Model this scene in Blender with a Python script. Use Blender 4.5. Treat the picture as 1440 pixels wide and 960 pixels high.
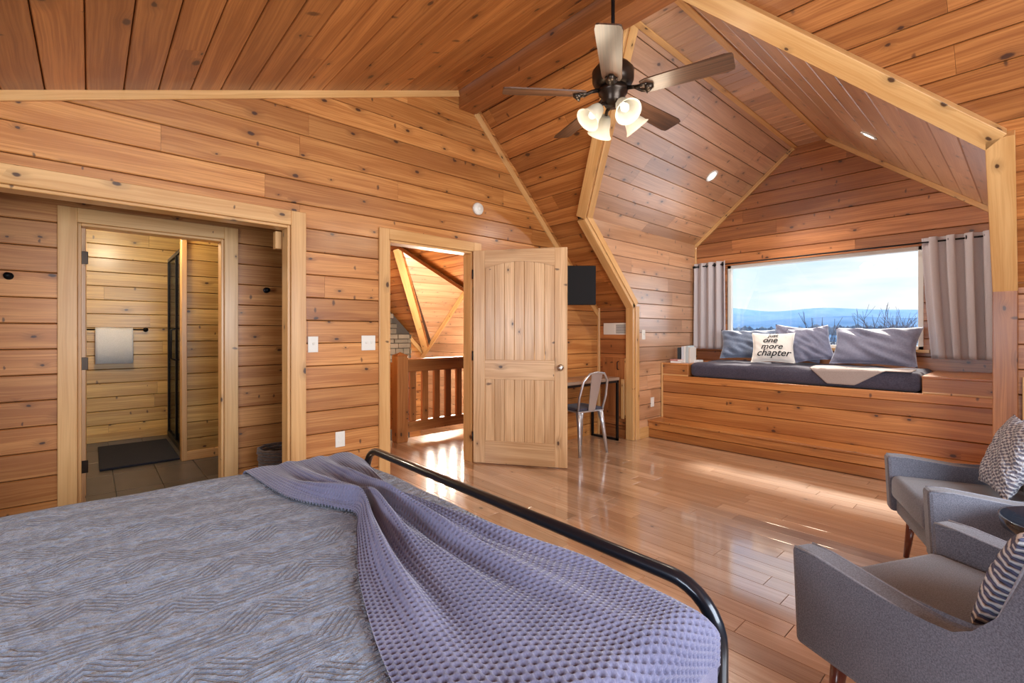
import bpy, bmesh, math, random
from mathutils import Vector, Matrix
R = math.radians
for o in list(bpy.data.objects): bpy.data.objects.remove(o, do_unlink=True)
scene = bpy.context.scene
COL = scene.collection
rng = random.Random(7)

# ------------------------------------------------------------------ camera
CAMZ = 1.25
AZ = math.atan2(730, 658)                     # heading of the lens, from +X towards +Y
cd = bpy.data.cameras.new('camera'); cam = bpy.data.objects.new('camera', cd); COL.objects.link(cam)
cam.location = (0, 0, CAMZ); cam.rotation_euler = (R(90), 0, AZ - R(90))
cd.sensor_width = 36; cd.lens = 658 / 1440 * 36; cd.shift_y = -12 / 1440
cd.clip_start = .05; cd.clip_end = 6000
scene.camera = cam

# ------------------------------------------------------------------ world, sun, added fill, exposure
w = bpy.data.worlds.new('sky'); scene.world = w; w.use_nodes = True
nt = w.node_tree; nt.nodes.clear()
def wn(t, **k):
    n = nt.nodes.new(t)
    for a, b in k.items(): setattr(n, a, b)
    return n
tc = wn('ShaderNodeTexCoord'); sep = wn('ShaderNodeSeparateXYZ'); nt.links.new(tc.outputs['Generated'], sep.inputs[0])
rmp = wn('ShaderNodeValToRGB'); nt.links.new(sep.outputs['Z'], rmp.inputs[0])
e = rmp.color_ramp.elements; e[0].position = 0.0; e[0].color = (.88, .96, 1.0, 1); e[1].position = 1.0; e[1].color = (.22, .48, .95, 1)
q = e.new(.10); q.color = (.66, .86, 1.0, 1); q = e.new(.35); q.color = (.42, .68, 1.0, 1)
mp = wn('ShaderNodeMapping'); mp.inputs['Scale'].default_value = (1.6, 1.6, 9); nt.links.new(tc.outputs['Generated'], mp.inputs[0])
nz = wn('ShaderNodeTexNoise'); nz.inputs['Scale'].default_value = 2.6; nz.inputs['Detail'].default_value = 5; nt.links.new(mp.outputs[0], nz.inputs[0])
cr = wn('ShaderNodeValToRGB'); cr.color_ramp.elements[0].position = .40; cr.color_ramp.elements[1].position = .68; nt.links.new(nz.outputs[0], cr.inputs[0])
mx = wn('ShaderNodeMixRGB'); mx.inputs[2].default_value = (1.0, 1.0, 1.0, 1); nt.links.new(cr.outputs[0], mx.inputs[0]); nt.links.new(rmp.outputs[0], mx.inputs[1])
bg = wn('ShaderNodeBackground'); bg.inputs[1].default_value = .88; nt.links.new(mx.outputs[0], bg.inputs[0])
nt.links.new(bg.outputs[0], wn('ShaderNodeOutputWorld').inputs[0])

def light(name, kind, loc, power, color, target=None, **k):
    d = bpy.data.lights.new(name, kind); d.energy = power; d.color = color
    for a, b in k.items(): setattr(d, a, b)
    o = bpy.data.objects.new(name, d); COL.objects.link(o); o.location = loc
    if target is not None:
        o.rotation_euler = (Vector(target) - Vector(loc)).to_track_quat('-Z', 'Y').to_euler()
    return o
light('sun', 'SUN', (9, 3, 6), 6.5, (1, .93, .82), target=(8, 2.76, 5.04), angle=R(6))
# fill light added in assumed, unseen windows behind the camera (openings built below)
light('south_fill_light', 'AREA', (1.3, -1.72, 1.55), 120, (.88, .94, 1.0), target=(1.5, 3, 1.3), shape='RECTANGLE', size=2.6, size_y=1.3)
light('west_fill_light', 'AREA', (-2.52, 1.0, 1.35), 55, (.80, .90, 1.0), target=(3, 1.2, 1.0), shape='RECTANGLE', size=1.6, size_y=.9)

vs = scene.view_settings
vs.view_transform = 'Standard'; vs.look = 'None'; vs.gamma = 1; vs.use_curve_mapping = False; vs.exposure = 0.48

# ------------------------------------------------------------------ materials
MATS = {}
def newmat(name):
    m = bpy.data.materials.new(name); m.use_nodes = True; m.node_tree.nodes.clear(); MATS[name] = m
    return m, m.node_tree
class NT:
    def __init__(s, t): s.t = t
    def n(s, typ, ins=None, **k):
        x = s.t.nodes.new(typ)
        for a, b in k.items(): setattr(x, a, b)
        for a, b in (ins or {}).items():
            if hasattr(b, 'is_output') or isinstance(b, bpy.types.NodeSocket): s.t.links.new(b, x.inputs[a])
            else: x.inputs[a].default_value = b
        return x
    def m(s, op, a, b=0.0, c=None):
        d = {0: a, 1: b}
        if c is not None: d[2] = c
        return s.n('ShaderNodeMath', d, operation=op).outputs[0]
    def mix(s, f, a, b, bt='MIX'):
        return s.n('ShaderNodeMixRGB', {0: f, 1: a, 2: b}, blend_type=bt).outputs[0]
    def step(s, x, lo, hi):
        return s.n('ShaderNodeMapRange', {0: x, 1: lo, 2: hi, 3: 0.0, 4: 1.0}, interpolation_type='SMOOTHSTEP').outputs[0]
    def noise(s, v, scale, detail=3, rough=.55):
        return s.n('ShaderNodeTexNoise', {'Vector': v, 'Scale': scale, 'Detail': detail, 'Roughness': rough}).outputs[0]
    def out(s, sh):
        s.n('ShaderNodeOutputMaterial', {0: sh})
    def principled(s, **k):
        names = {'base': 'Base Color', 'rough': 'Roughness', 'metal': 'Metallic', 'spec': 'Specular IOR Level', 'coat': 'Coat Weight', 'coatr': 'Coat Roughness',
                 'coati': 'Coat IOR', 'sheen': 'Sheen Weight', 'normal': 'Normal', 'emit': 'Emission Color', 'emits': 'Emission Strength', 'alpha': 'Alpha', 'trans': 'Transmission Weight'}
        return s.n('ShaderNodeBsdfPrincipled', {names[a]: b for a, b in k.items()}).outputs[0]
def c4(c): return (c[0], c[1], c[2], 1)

def wood(name, lite, dark, knot=(.045, .014, .007), knots=.72, rough=.42, coat=.35, coatr=.22, coati=1.5, grain=1.0, vary=.44, kscale=4.1):
    """pine / hardwood: UV in metres, u along the grain"""
    m, t = newmat(name); N = NT(t)
    uv = N.n('ShaderNodeUVMap').outputs[0]
    rnd = N.n('ShaderNodeObjectInfo').outputs['Random']
    off = N.n('ShaderNodeCombineXYZ', {0: N.m('MULTIPLY', rnd, 37.0), 1: N.m('MULTIPLY', rnd, 91.0)}).outputs[0]
    p = N.n('ShaderNodeVectorMath', {0: uv, 1: off}, operation='ADD').outputs[0]
    sp = N.n('ShaderNodeSeparateXYZ', {0: p}); u, v = sp.outputs[0], sp.outputs[1]
    kv = N.n('ShaderNodeCombineXYZ', {0: N.m('MULTIPLY', u, kscale * .75), 1: N.m('MULTIPLY', v, kscale * 1.25)}).outputs[0]
    kw = N.n('ShaderNodeVectorMath', {0: kv, 1: N.n('ShaderNodeVectorMath', {0: N.n('ShaderNodeTexNoise', {'Vector': p, 'Scale': 28.0, 'Detail': 2.0}).outputs['Color'], 1: (.05, .05, 0)}, operation='MULTIPLY').outputs[0]}, operation='ADD').outputs[0]
    vo = N.n('ShaderNodeTexVoronoi', {'Vector': kw, 'Scale': 1.0}, voronoi_dimensions='2D')
    d = vo.outputs['Distance']; cs = N.n('ShaderNodeSeparateColor', {0: vo.outputs['Color']})
    on = N.m('LESS_THAN', cs.outputs[0], knots)
    rad = N.m('ADD', N.m('MULTIPLY', cs.outputs[1], .055), .022)
    kn = N.m('MULTIPLY', N.m('SUBTRACT', 1.0, N.step(N.m('DIVIDE', d, rad), .55, 1.15)), on)
    halo = N.m('MULTIPLY', N.m('SUBTRACT', 1.0, N.step(N.m('DIVIDE', d, rad), .6, 4.2)), on)
    # spike knots: short dark streaks across the grain
    sv = N.n('ShaderNodeVectorMath', {0: kw, 1: (2.3, .62, 1)}, operation='MULTIPLY').outputs[0]
    v2 = N.n('ShaderNodeTexVoronoi', {'Vector': sv, 'Scale': 1.0}, voronoi_dimensions='2D'); c2 = N.n('ShaderNodeSeparateColor', {0: v2.outputs['Color']})
    on2 = N.m('LESS_THAN', c2.outputs[0], knots * .34); sk = N.m('MULTIPLY', N.m('SUBTRACT', 1.0, N.step(N.m('DIVIDE', v2.outputs['Distance'], N.m('ADD', N.m('MULTIPLY', c2.outputs[1], .06), .03)), .4, 1.2)), on2)
    kn = N.m('MAXIMUM', kn, N.m('MULTIPLY', sk, .85))
    wv = N.m('ADD', v, N.m('ADD', N.m('MULTIPLY', N.noise(N.n('ShaderNodeCombineXYZ', {0: N.m('MULTIPLY', u, 1.3), 1: N.m('MULTIPLY', v, 5.0)}).outputs[0], 1.0, 2), .05), N.m('MULTIPLY', halo, .016)))
    gv = N.n('ShaderNodeCombineXYZ', {0: N.m('MULTIPLY', u, 1.6), 1: N.m('MULTIPLY', wv, 85.0)}).outputs[0]
    g = N.noise(gv, 1.0, 4, .6)
    bv = N.n('ShaderNodeCombineXYZ', {0: N.m('MULTIPLY', u, .8), 1: N.m('MULTIPLY', wv, 13.0)}).outputs[0]
    b = N.noise(bv, 1.0, 2)
    f = N.m('ADD', N.m('MULTIPLY', N.step(g, .34, .66), .68 * grain), N.m('MULTIPLY', N.step(b, .36, .64), .62))
    col = N.mix(f, c4(lite), c4(dark))
    val = N.m('ADD', 1 - vary * .5, N.m('MULTIPLY', rnd, vary))
    col = N.mix(1.0, col, N.n('ShaderNodeCombineColor', {0: val, 1: N.m('POWER', val, 1.15), 2: N.m('POWER', val, 1.3)}).outputs[0], 'MULTIPLY')
    col = N.mix(N.m('MULTIPLY', halo, .38), col, c4([x * .42 for x in dark]))
    col = N.mix(N.m('MULTIPLY', kn, .92), col, c4(knot))
    bmp = N.n('ShaderNodeBump', {'Strength': .16, 'Distance': .004, 'Height': g}).outputs[0]
    N.out(N.principled(base=col, rough=rough, coat=coat, coatr=coatr, coati=coati, normal=bmp))
    return m
W_WALL = wood('pine_wall', (.62, .285, .085), (.40, .145, .034))
W_CEIL = wood('pine_ceiling', (.52, .205, .055), (.31, .10, .022), kscale=2.6)
W_DORM_GLARE = wood('pine_dormer_glare', (.66, .39, .22), (.48, .24, .115), coat=1.0, coatr=.30, coati=2.5, rough=.36, knots=.8)  # same pine made paler: window glare is put into the base colour
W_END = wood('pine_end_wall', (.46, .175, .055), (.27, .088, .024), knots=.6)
W_TRIM = wood('pine_trim', (.74, .44, .18), (.58, .30, .10), knots=.35, kscale=4, grain=.7, vary=.14)
W_BATH = wood('pine_bathroom', (.66, .42, .13), (.44, .24, .06), knots=.45)
W_BENCH = wood('pine_bench', (.56, .23, .06), (.37, .125, .028), knots=.4)
W_BEAM = wood('beam_wood', (.40, .145, .042), (.25, .08, .02), knots=.4)
W_DOOR = wood('door_knotty_pine', (.70, .45, .24), (.50, .28, .125), knots=.42, kscale=3.6, vary=.16)
W_RAIL = wood('railing_wood', (.52, .21, .06), (.36, .125, .03), knots=.3)
W_FLOOR = wood('floor_hardwood', (.60, .40, .26), (.42, .245, .14), knots=.06, rough=.3, coat=1.0, coatr=.09, coati=2.7, vary=.42, grain=.9)
W_BLADE = wood('fan_blade_walnut', (.12, .055, .03), (.045, .02, .011), knots=0, vary=.1, coat=.25)
W_DESK = wood('desk_top_wood', (.42, .30, .22), (.28, .19, .14), knots=.1)

def plain(name, col, rough=.5, metal=0.0, **k):
    m, t = newmat(name); N = NT(t); N.out(N.principled(base=c4(col), rough=rough, metal=metal, **k)); return m
def fabric(name, a, b, scale=220, rough=.9, bump=.4, dist=.002, sheen=.3):
    m, t = newmat(name); N = NT(t)
    p = N.n('ShaderNodeTexCoord').outputs['Object']
    n1 = N.noise(p, scale, 2, .7); n2 = N.noise(p, 6, 3)
    f = N.m('ADD', N.m('MULTIPLY', N.step(n1, .3, .7), .75), N.m('MULTIPLY', N.m('SUBTRACT', n2, .5), .5))
    N.out(N.principled(base=N.mix(f, c4(a), c4(b)), rough=rough, sheen=sheen, normal=N.n('ShaderNodeBump', {'Strength': bump, 'Distance': dist, 'Height': n1}).outputs[0]))
    return m
M_BACK = plain('plank_backing', (.05, .02, .008), .9)
M_BLACK = plain('black_metal', (.012, .013, .016), .35, .6)
M_BEDM = plain('bed_frame_metal', (.012, .017, .028), .28, .5, coat=.5)
M_BRONZE = plain('aged_bronze', (.045, .032, .024), .32, .8)
M_WHITE = plain('white_plastic', (.78, .76, .70), .4)
M_STEEL = plain('galvanised_steel', (.62, .64, .68), .33, .85)
M_NICKEL = plain('satin_nickel', (.50, .46, .42), .3, 1.0)
M_DARKTV = plain('tv_screen', (.010, .009, .010), .6, spec=.15)
M_TWEED = fabric('grey_tweed', (.078, .080, .108), (.205, .215, .27), 260)
M_PIPE = fabric('light_piping', (.20, .205, .25), (.30, .31, .36), 200)
M_LEG = plain('mahogany_leg', (.16, .035, .018), .3, coat=.5)
M_TOWEL = fabric('white_terry', (.70, .72, .76), (.86, .87, .90), 150, bump=.8)
M_MAT = fabric('dark_bath_mat', (.006, .008, .018), (.016, .02, .038), 120, bump=1.0, dist=.006, sheen=0.0)
M_SHEET = fabric('dark_plum_sheet', (.040, .035, .055), (.075, .068, .10), 90, sheen=.1)
M_PGREY = fabric('slate_sateen', (.10, .135, .21), (.155, .195, .28), 60, rough=.6, bump=.15)
M_PLAV = fabric('grey_lavender_sateen', (.14, .145, .215), (.20, .20, .28), 60, rough=.6, bump=.15)
M_PWHITE = fabric('cream_canvas', (.70, .66, .60), (.82, .78, .72), 200)
M_THROW2 = fabric('taupe_throw', (.34, .27, .24), (.44, .36, .32), 200)
M_INK = plain('black_ink', (.012, .012, .014), .9)
M_WICKER = fabric('dark_wicker', (.05, .025, .015), (.13, .07, .04), 60)
M_COVER = fabric('knit_cover', (.30, .31, .38), (.52, .53, .60), 90, bump=.9, dist=.006)

def tile_mat():
    m, t = newmat('slate_tile'); N = NT(t); p = N.n('ShaderNodeTexCoord').outputs['Object']
    n = N.noise(p, 5, 4); rnd = N.n('ShaderNodeObjectInfo').outputs['Random']
    f = N.m('ADD', N.m('MULTIPLY', n, .7), N.m('MULTIPLY', rnd, .3))
    N.out(N.principled(base=N.mix(f, (.035, .030, .028, 1), (.115, .10, .09, 1)), rough=.35)); return m
M_TILE = tile_mat(); M_GROUT = plain('grout', (.16, .15, .14), .9)
def stone_mat():
    m, t = newmat('field_stone'); N = NT(t); p = N.n('ShaderNodeTexCoord').outputs['Object']; rnd = N.n('ShaderNodeObjectInfo').outputs['Random']
    n = N.noise(p, 9, 5); f = N.m('ADD', N.m('MULTIPLY', n, .5), N.m('MULTIPLY', rnd, .6))
    N.out(N.principled(base=N.mix(f, (.06, .05, .038, 1), (.24, .195, .14, 1)), rough=.85)); return m
M_STONE = stone_mat(); M_MORTAR = plain('dark_mortar', (.06, .05, .042), .95)

def quilt_mat():
    m, t = newmat('grey_quilt'); N = NT(t)
    uv = N.n('ShaderNodeUVMap').outputs[0]; sp = N.n('ShaderNodeSeparateXYZ', {0: uv}); u, v = sp.outputs[0], sp.outputs[1]
    C = 6.4
    wob = N.noise(uv, 9, 3)
    uu = N.m('ADD', N.m('MULTIPLY', u, C), N.m('MULTIPLY', wob, .12)); vv = N.m('ADD', N.m('MULTIPLY', v, C), N.m('MULTIPLY', wob, .12))
    # zigzag bands: alternate triangles are stitched along u and along a diagonal
    fu = N.m('FRACT', uu); fv = N.m('FRACT', vv)
    ck = N.m('MODULO', N.m('ADD', N.m('FLOOR', uu), N.m('FLOOR', vv)), 2.0)
    fu2 = N.m('ABSOLUTE', N.m('SUBTRACT', fu, ck))
    tri = N.m('GREATER_THAN', N.m('ADD', fu2, fv), 1.0)
    la = N.m('ADD', N.m('SINE', N.m('MULTIPLY', fv, 2 * math.pi * 10)), N.m('MULTIPLY', N.m('GREATER_THAN', N.m('ABSOLUTE', N.m('SUBTRACT', fv, .55)), .30), 2.0)); lb = N.m('ADD', N.m('SINE', N.m('MULTIPLY', N.m('SUBTRACT', fu2, fv), 2 * math.pi * 8)), N.m('MULTIPLY', N.m('GREATER_THAN', N.m('ABSOLUTE', N.m('SUBTRACT', fu2, fv)), .38), 2.0))
    st = N.n('ShaderNodeMix', {0: tri, 2: la, 3: lb}).outputs[0]
    stitch = N.step(st, -.2, -.95)
    puff = N.noise(uv, 34, 4, .62); wr = N.noise(N.n('ShaderNodeVectorMath', {0: uv, 1: (1, 2.4, 1)}, operation='MULTIPLY').outputs[0], 15, 3)
    h = N.m('ADD', N.m('MULTIPLY', N.m('SUBTRACT', 1.0, stitch), .28), N.m('ADD', N.m('MULTIPLY', puff, 1.0), N.m('MULTIPLY', wr, 1.0)))
    col = N.mix(N.m('MULTIPLY', stitch, .45), N.mix(N.step(puff, .3, .7), (.125, .162, .25, 1), (.265, .33, .455, 1)), (.075, .075, .10, 1))
    N.out(N.principled(base=col, rough=.75, sheen=.35, normal=N.n('ShaderNodeBump', {'Strength': 1.0, 'Distance': .026, 'Height': h}).outputs[0]))
    return m
M_QUILT = quilt_mat()
def knit_mat():
    m, t = newmat('lavender_knit'); N = NT(t)
    uv = N.n('ShaderNodeUVMap').outputs[0]; n1 = N.noise(uv, 260, 2, .7); n2 = N.noise(uv, 4, 2)
    sp = N.n('ShaderNodeSeparateXYZ', {0: uv})
    f = N.m('ADD', N.m('MULTIPLY', n1, .5), N.m('MULTIPLY', n2, .5))
    N.out(N.principled(base=N.mix(N.step(f, .3, .7), (.098, .100, .19, 1), (.19, .195, .32, 1)), rough=.85, sheen=.4, normal=N.n('ShaderNodeBump', {'Strength': .35, 'Distance': .002, 'Height': n1}).outputs[0]))
    return m
M_KNIT = knit_mat()
def curtain_mat():
    m, t = newmat('linen_curtain'); N = NT(t); p = N.n('ShaderNodeTexCoord').outputs['Object']
    n = N.noise(p, 160, 2)
    c = N.mix(n, (.66, .61, .62, 1), (.80, .75, .75, 1))
    d = N.n('ShaderNodeBsdfDiffuse', {0: c}).outputs[0]; tr = N.n('ShaderNodeBsdfTranslucent', {0: c}).outputs[0]
    N.out(N.n('ShaderNodeMixShader', {0: .35, 1: d, 2: tr}).outputs[0]); return m
M_CURT = curtain_mat()
def glass_mat(name, tint=(1, 1, 1), refl=.06):
    m, t = newmat(name); N = NT(t)
    N.out(N.n('ShaderNodeMixShader', {0: refl, 1: N.n('ShaderNodeBsdfTransparent', {0: c4(tint)}).outputs[0], 2: N.n('ShaderNodeBsdfGlossy', {0: (1, 1, 1, 1), 'Roughness': .02}).outputs[0]}).outputs[0]); return m
M_GLASS = glass_mat('window_glass'); M_SHGLASS = glass_mat('shower_glass', (.55, .65, .75), .15)
def shade_mat():
    m, t = newmat('frosted_shade'); N = NT(t); c = (.60, .58, .53, 1)
    N.out(N.n('ShaderNodeMixShader', {0: .55, 1: N.n('ShaderNodeBsdfDiffuse', {0: c}).outputs[0], 2: N.n('ShaderNodeBsdfTranslucent', {0: c}).outputs[0]}).outputs[0]); return m
M_SHADE = shade_mat()
def emit(name, col, s):
    m, t = newmat(name); N = NT(t); N.out(N.n('ShaderNodeEmission', {0: c4(col), 1: s}).outputs[0]); return m
M_BULB = emit('lit_bulb', (1, .90, .72), 1.3); M_CAN = emit('lit_can_lens', (1, .93, .82), 5); M_SALT = emit('glowing_salt', (1, .42, .14), 1.6)

# ------------------------------------------------------------------ mesh helpers
def link(o, parent=None):
    COL.objects.link(o)
    if parent is not None: o.parent = parent
    return o
def tag(o, label=None, cat=None, group=None, kind=None):
    for k, v in (('label', label), ('category', cat), ('group', group), ('kind', kind)):
        if v: o[k] = v
    return o
def mesh(name, V, F, mat, parent=None, smooth=False, uv=None):
    me = bpy.data.meshes.new(name); me.from_pydata([tuple(v) for v in V], [], F); me.update()
    if uv is not None:
        l = me.uv_layers.new(name='UVMap')
        for i, lp in enumerate(me.loops): l.data[i].uv = uv[lp.vertex_index]
    me.materials.append(mat)
    if smooth:
        for p in me.polygons: p.use_smooth = True
    return link(bpy.data.objects.new(name, me), parent)
def auto_uv(me, axis=None):
    """metre-scaled box projection, u along the longest axis"""
    if not me.vertices: return
    lo = [min(v.co[i] for v in me.vertices) for i in range(3)]; hi = [max(v.co[i] for v in me.vertices) for i in range(3)]
    if axis is None: axis = max(range(3), key=lambda i: hi[i] - lo[i])
    oth = [i for i in range(3) if i != axis]
    l = me.uv_layers.new(name='UVMap') if not me.uv_layers else me.uv_layers[0]
    for p in me.polygons:
        n = p.normal; b = oth[0] if abs(n[oth[1]]) >= abs(n[oth[0]]) else oth[1]
        for li in p.loop_indices:
            c = me.vertices[me.loops[li].vertex_index].co; l.data[li].uv = (c[axis], c[b] + .3 * c[oth[0] if b == oth[1] else oth[1]])
def from_bm(name, bm, mat, parent=None, smooth=False, axis=None):
    bmesh.ops.recalc_face_normals(bm, faces=bm.faces)
    me = bpy.data.meshes.new(name); bm.to_mesh(me); bm.free(); me.materials.append(mat); auto_uv(me, axis)
    if smooth:
        for p in me.polygons: p.use_smooth = True
    return link(bpy.data.objects.new(name, me), parent)
def bm_box(bm, x0, x1, y0, y1, z0, z1, bev=0.0, seg=1):
    r = bmesh.ops.create_cube(bm, size=1); vs = r['verts']
    for v in vs:
        v.co = Vector(((x0 + x1) / 2 + v.co.x * (x1 - x0), (y0 + y1) / 2 + v.co.y * (y1 - y0), (z0 + z1) / 2 + v.co.z * (z1 - z0)))
    if bev > 0:
        es = list({e for v in vs for e in v.link_edges})
        bmesh.ops.bevel(bm, geom=es, offset=bev, segments=seg, affect='EDGES', profile=.5)
def box(name, x0, x1, y0, y1, z0, z1, mat, parent=None, bev=.003, seg=1, axis=None, smooth=False):
    bm = bmesh.new(); bm_box(bm, x0, x1, y0, y1, z0, z1, bev, seg); return from_bm(name, bm, mat, parent, smooth, axis)
def bar(name, p0, p1, side, up, w, h, mat, parent=None, bev=.003):
    """rectangular bar p0->p1; occupies 0..w along side and 0..h along up"""
    p0, p1 = Vector(p0), Vector(p1); side, up = Vector(side).normalized(), Vector(up).normalized()
    d = p1 - p0; L = d.length
    bm = bmesh.new(); bm_box(bm, 0, L, 0, w, 0, h, bev)
    me_o = from_bm(name, bm, mat, parent, axis=0); dn = d.normalized()
    for v in me_o.data.vertices: c = v.co.copy(); v.co = p0 + dn * c.x + side * c.y + up * c.z
    bm = bmesh.new(); bm.from_mesh(me_o.data); bmesh.ops.recalc_face_normals(bm, faces=bm.faces); bm.to_mesh(me_o.data); bm.free()
    return me_o
def tube_geo(pts, rad, n=10, cap=True, V=None, F=None):
    V = [] if V is None else V; F = [] if F is None else F
    pts = [Vector(p) for p in pts]; rads = rad if isinstance(rad, (list, tuple)) else [rad] * len(pts)
    base = len(V); prev = None
    for i, p in enumerate(pts):
        t = (pts[min(i + 1, len(pts) - 1)] - pts[max(i - 1, 0)]).normalized()
        if prev is None:
            a = Vector((0, 0, 1)) if abs(t.z) < .9 else Vector((1, 0, 0)); prev = (a - t * a.dot(t)).normalized()
        prev = (prev - t * prev.dot(t)).normalized(); b = t.cross(prev)
        for k in range(n):
            an = 2 * math.pi * k / n; V.append(p + (prev * math.cos(an) + b * math.sin(an)) * rads[i])
    for i in range(len(pts) - 1):
        for k in range(n):
            k2 = (k + 1) % n; F.append((base + i * n + k, base + i * n + k2, base + (i + 1) * n + k2, base + (i + 1) * n + k))
    if cap:
        F.append(tuple(base + k for k in reversed(range(n)))); F.append(tuple(base + (len(pts) - 1) * n + k for k in range(n)))
    return V, F
def tube(name, pts, rad, mat, parent=None, n=10, smooth=True):
    V, F = tube_geo(pts, rad, n); return mesh(name, V, F, mat, parent, smooth)
def lathe(name, prof, mat, parent=None, n=24, loc=(0, 0, 0), M=None, smooth=True):
    V, F = [], []
    for r, z in prof:
        for k in range(n):
            a = 2 * math.pi * k / n; V.append(Vector((r * math.cos(a), r * math.sin(a), z)))
    for i in range(len(prof) - 1):
        for k in range(n):
            k2 = (k + 1) % n; F.append((i * n + k, i * n + k2, (i + 1) * n + k2, (i + 1) * n + k))
    if prof[0][0] > 1e-4: F.append(tuple(reversed(range(n))))
    if prof[-1][0] > 1e-4: F.append(tuple((len(prof) - 1) * n + k for k in range(n)))
    if M is not None: V = [M @ v for v in V]
    return mesh(name, [v + Vector(loc) for v in V], F, mat, parent, smooth)
def prism(name, poly, O, U, V_, N_, depth, mat, parent=None, bev=0.0, axis=None):
    """poly in (u,v) extruded from 0 to depth along N_"""
    O, U, V_, N_ = Vector(O), Vector(U), Vector(V_), Vector(N_); n = len(poly)
    vs = [O + U * a + V_ * b for a, b in poly] + [O + U * a + V_ * b + N_ * depth for a, b in poly]
    bm = bmesh.new(); bv = [bm.verts.new(v) for v in vs]
    bm.faces.new(bv[:n]); bm.faces.new(bv[n:])
    for i in range(n): j = (i + 1) % n; bm.faces.new((bv[i], bv[j], bv[n + j], bv[n + i]))
    if bev: bmesh.ops.bevel(bm, geom=list(bm.edges), offset=bev, segments=2, affect='EDGES', profile=.5)
    return from_bm(name, bm, mat, parent, axis=axis)
def thing(name, label, cat, loc=(0, 0, 0), rz=0.0, group=None, kind=None):
    o = bpy.data.objects.new(name, None); o.empty_display_size = .05; link(o); o.location = loc; o.rotation_euler = (0, 0, rz)
    return tag(o, label, cat, group, kind)
def copy_tree(o, parent=None):
    c = o.copy(); link(c, parent)
    for ch in list(o.children): copy_tree(ch, c)
    return c

# ------------------------------------------------------------------ planked surfaces
def clip(poly, ax, val, keep_hi):
    out = []; n = len(poly)
    for i in range(n):
        a, b = poly[i], poly[(i + 1) % n]
        ia = a[ax] >= val if keep_hi else a[ax] <= val; ib = b[ax] >= val if keep_hi else b[ax] <= val
        if ia: out.append(a)
        if ia != ib:
            t = (val - a[ax]) / (b[ax] - a[ax]); out.append((a[0] + (b[0] - a[0]) * t, a[1] + (b[1] - a[1]) * t))
    return out
def area(p): return abs(sum(p[i][0] * p[(i + 1) % len(p)][1] - p[(i + 1) % len(p)][0] * p[i][1] for i in range(len(p)))) / 2
def planked(name, O, U, V_, N_, regions, pitch, mat, label, cat, vo=0.0, lens=None, th=.018, back=.09, g=.0065, piece='plank', vis=None, seed=1, backmat=None):
    """regions: convex polygons in (u,v). Boards run along U; front of the boards lies in the plane O,U,V."""
    O, U, V_, N_ = Vector(O), Vector(U).normalized(), Vector(V_).normalized(), Vector(N_).normalized()
    flip = U.cross(V_).dot(N_) < 0
    def ccw(p):
        s = sum(p[i][0] * p[(i + 1) % len(p)][1] - p[(i + 1) % len(p)][0] * p[i][1] for i in range(len(p)))
        return p if (s > 0) != flip else p[::-1]
    P = lambda a, b, d: O + U * a + V_ * b + N_ * d
    V, F = [], []
    for rg in regions:
        p = ccw(list(rg)); n = len(p); b0 = len(V)
        V += [P(a, b, -th) for a, b in p] + [P(a, b, -th - back) for a, b in p]
        F.append(tuple(b0 + i for i in range(n))); F.append(tuple(b0 + n + i for i in reversed(range(n))))
        for i in range(n): j = (i + 1) % n; F.append((b0 + i, b0 + n + i, b0 + n + j, b0 + j))
    root = mesh(name, V, F, backmat or M_BACK); tag(root, label, cat, kind='structure')
    r = random.Random(seed)
    allv = [b for rg in regions for a, b in rg]; allu = [a for rg in regions for a, b in rg]
    k0 = math.floor((min(allv) - vo) / pitch); k1 = math.ceil((max(allv) - vo) / pitch)
    for k in range(k0, k1):
        lo, hi = vo + k * pitch, vo + (k + 1) * pitch
        js = [min(allu) - 1]
        if lens:
            x = min(allu) - r.uniform(0, lens[1])
            while x < max(allu): js.append(x); x += r.uniform(*lens)
            js = sorted(set(js))
        js.append(max(allu) + 1)
        for j in range(len(js) - 1):
            V, F, UVs = [], [], []
            ru, rv = r.uniform(0, 40), r.uniform(0, 40)
            for rg in regions:
                p = clip(clip(list(rg), 1, lo, True), 1, hi, False)
                if len(p) > 2: p = clip(p, 0, js[j] + .0006, True)
                if len(p) > 2: p = clip(p, 0, js[j + 1] - .0006, False)
                q = []
                for a in p:
                    if not q or (abs(a[0] - q[-1][0]) + abs(a[1] - q[-1][1])) > 1e-5: q.append(a)
                if len(q) > 2 and abs(q[0][0] - q[-1][0]) + abs(q[0][1] - q[-1][1]) < 1e-5: q.pop()
                if len(q) < 3 or area(q) < 2e-4: continue
                if vis and not vis(sum(a for a, b in q) / len(q), sum(b for a, b in q) / len(q)): continue
                q = ccw(q); n = len(q); b0 = len(V)
                gp = .0022; ga = lambda b: min(max(b, lo + gp), hi - gp)
                rings = [[(a, ga(b), -th) for a, b in q], [(a, ga(b), -g * .8) for a, b in q], [(a, min(max(b, lo + g), hi - g), 0) for a, b in q]]
                for rr in rings:
                    V += [P(*x) for x in rr]; UVs += [(x[0] + ru, x[1] - lo + rv) for x in rr]
                for s in range(2):
                    for i in range(n):
                        i2 = (i + 1) % n; F.append((b0 + s * n + i, b0 + s * n + i2, b0 + (s + 1) * n + i2, b0 + (s + 1) * n + i))
                F.append(tuple(b0 + 2 * n + i for i in range(n)))
            if V: mesh(piece, V, F, mat, root, uv=UVs)
    return root
trim_n = [0]
def trim(label, p0, p1, side, up, w, h, mat=None):
    trim_n[0] += 1
    return tag(bar('trim_%d' % trim_n[0], p0, p1, side, up, w, h, mat or W_TRIM), label, 'trim', kind='structure')

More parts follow.
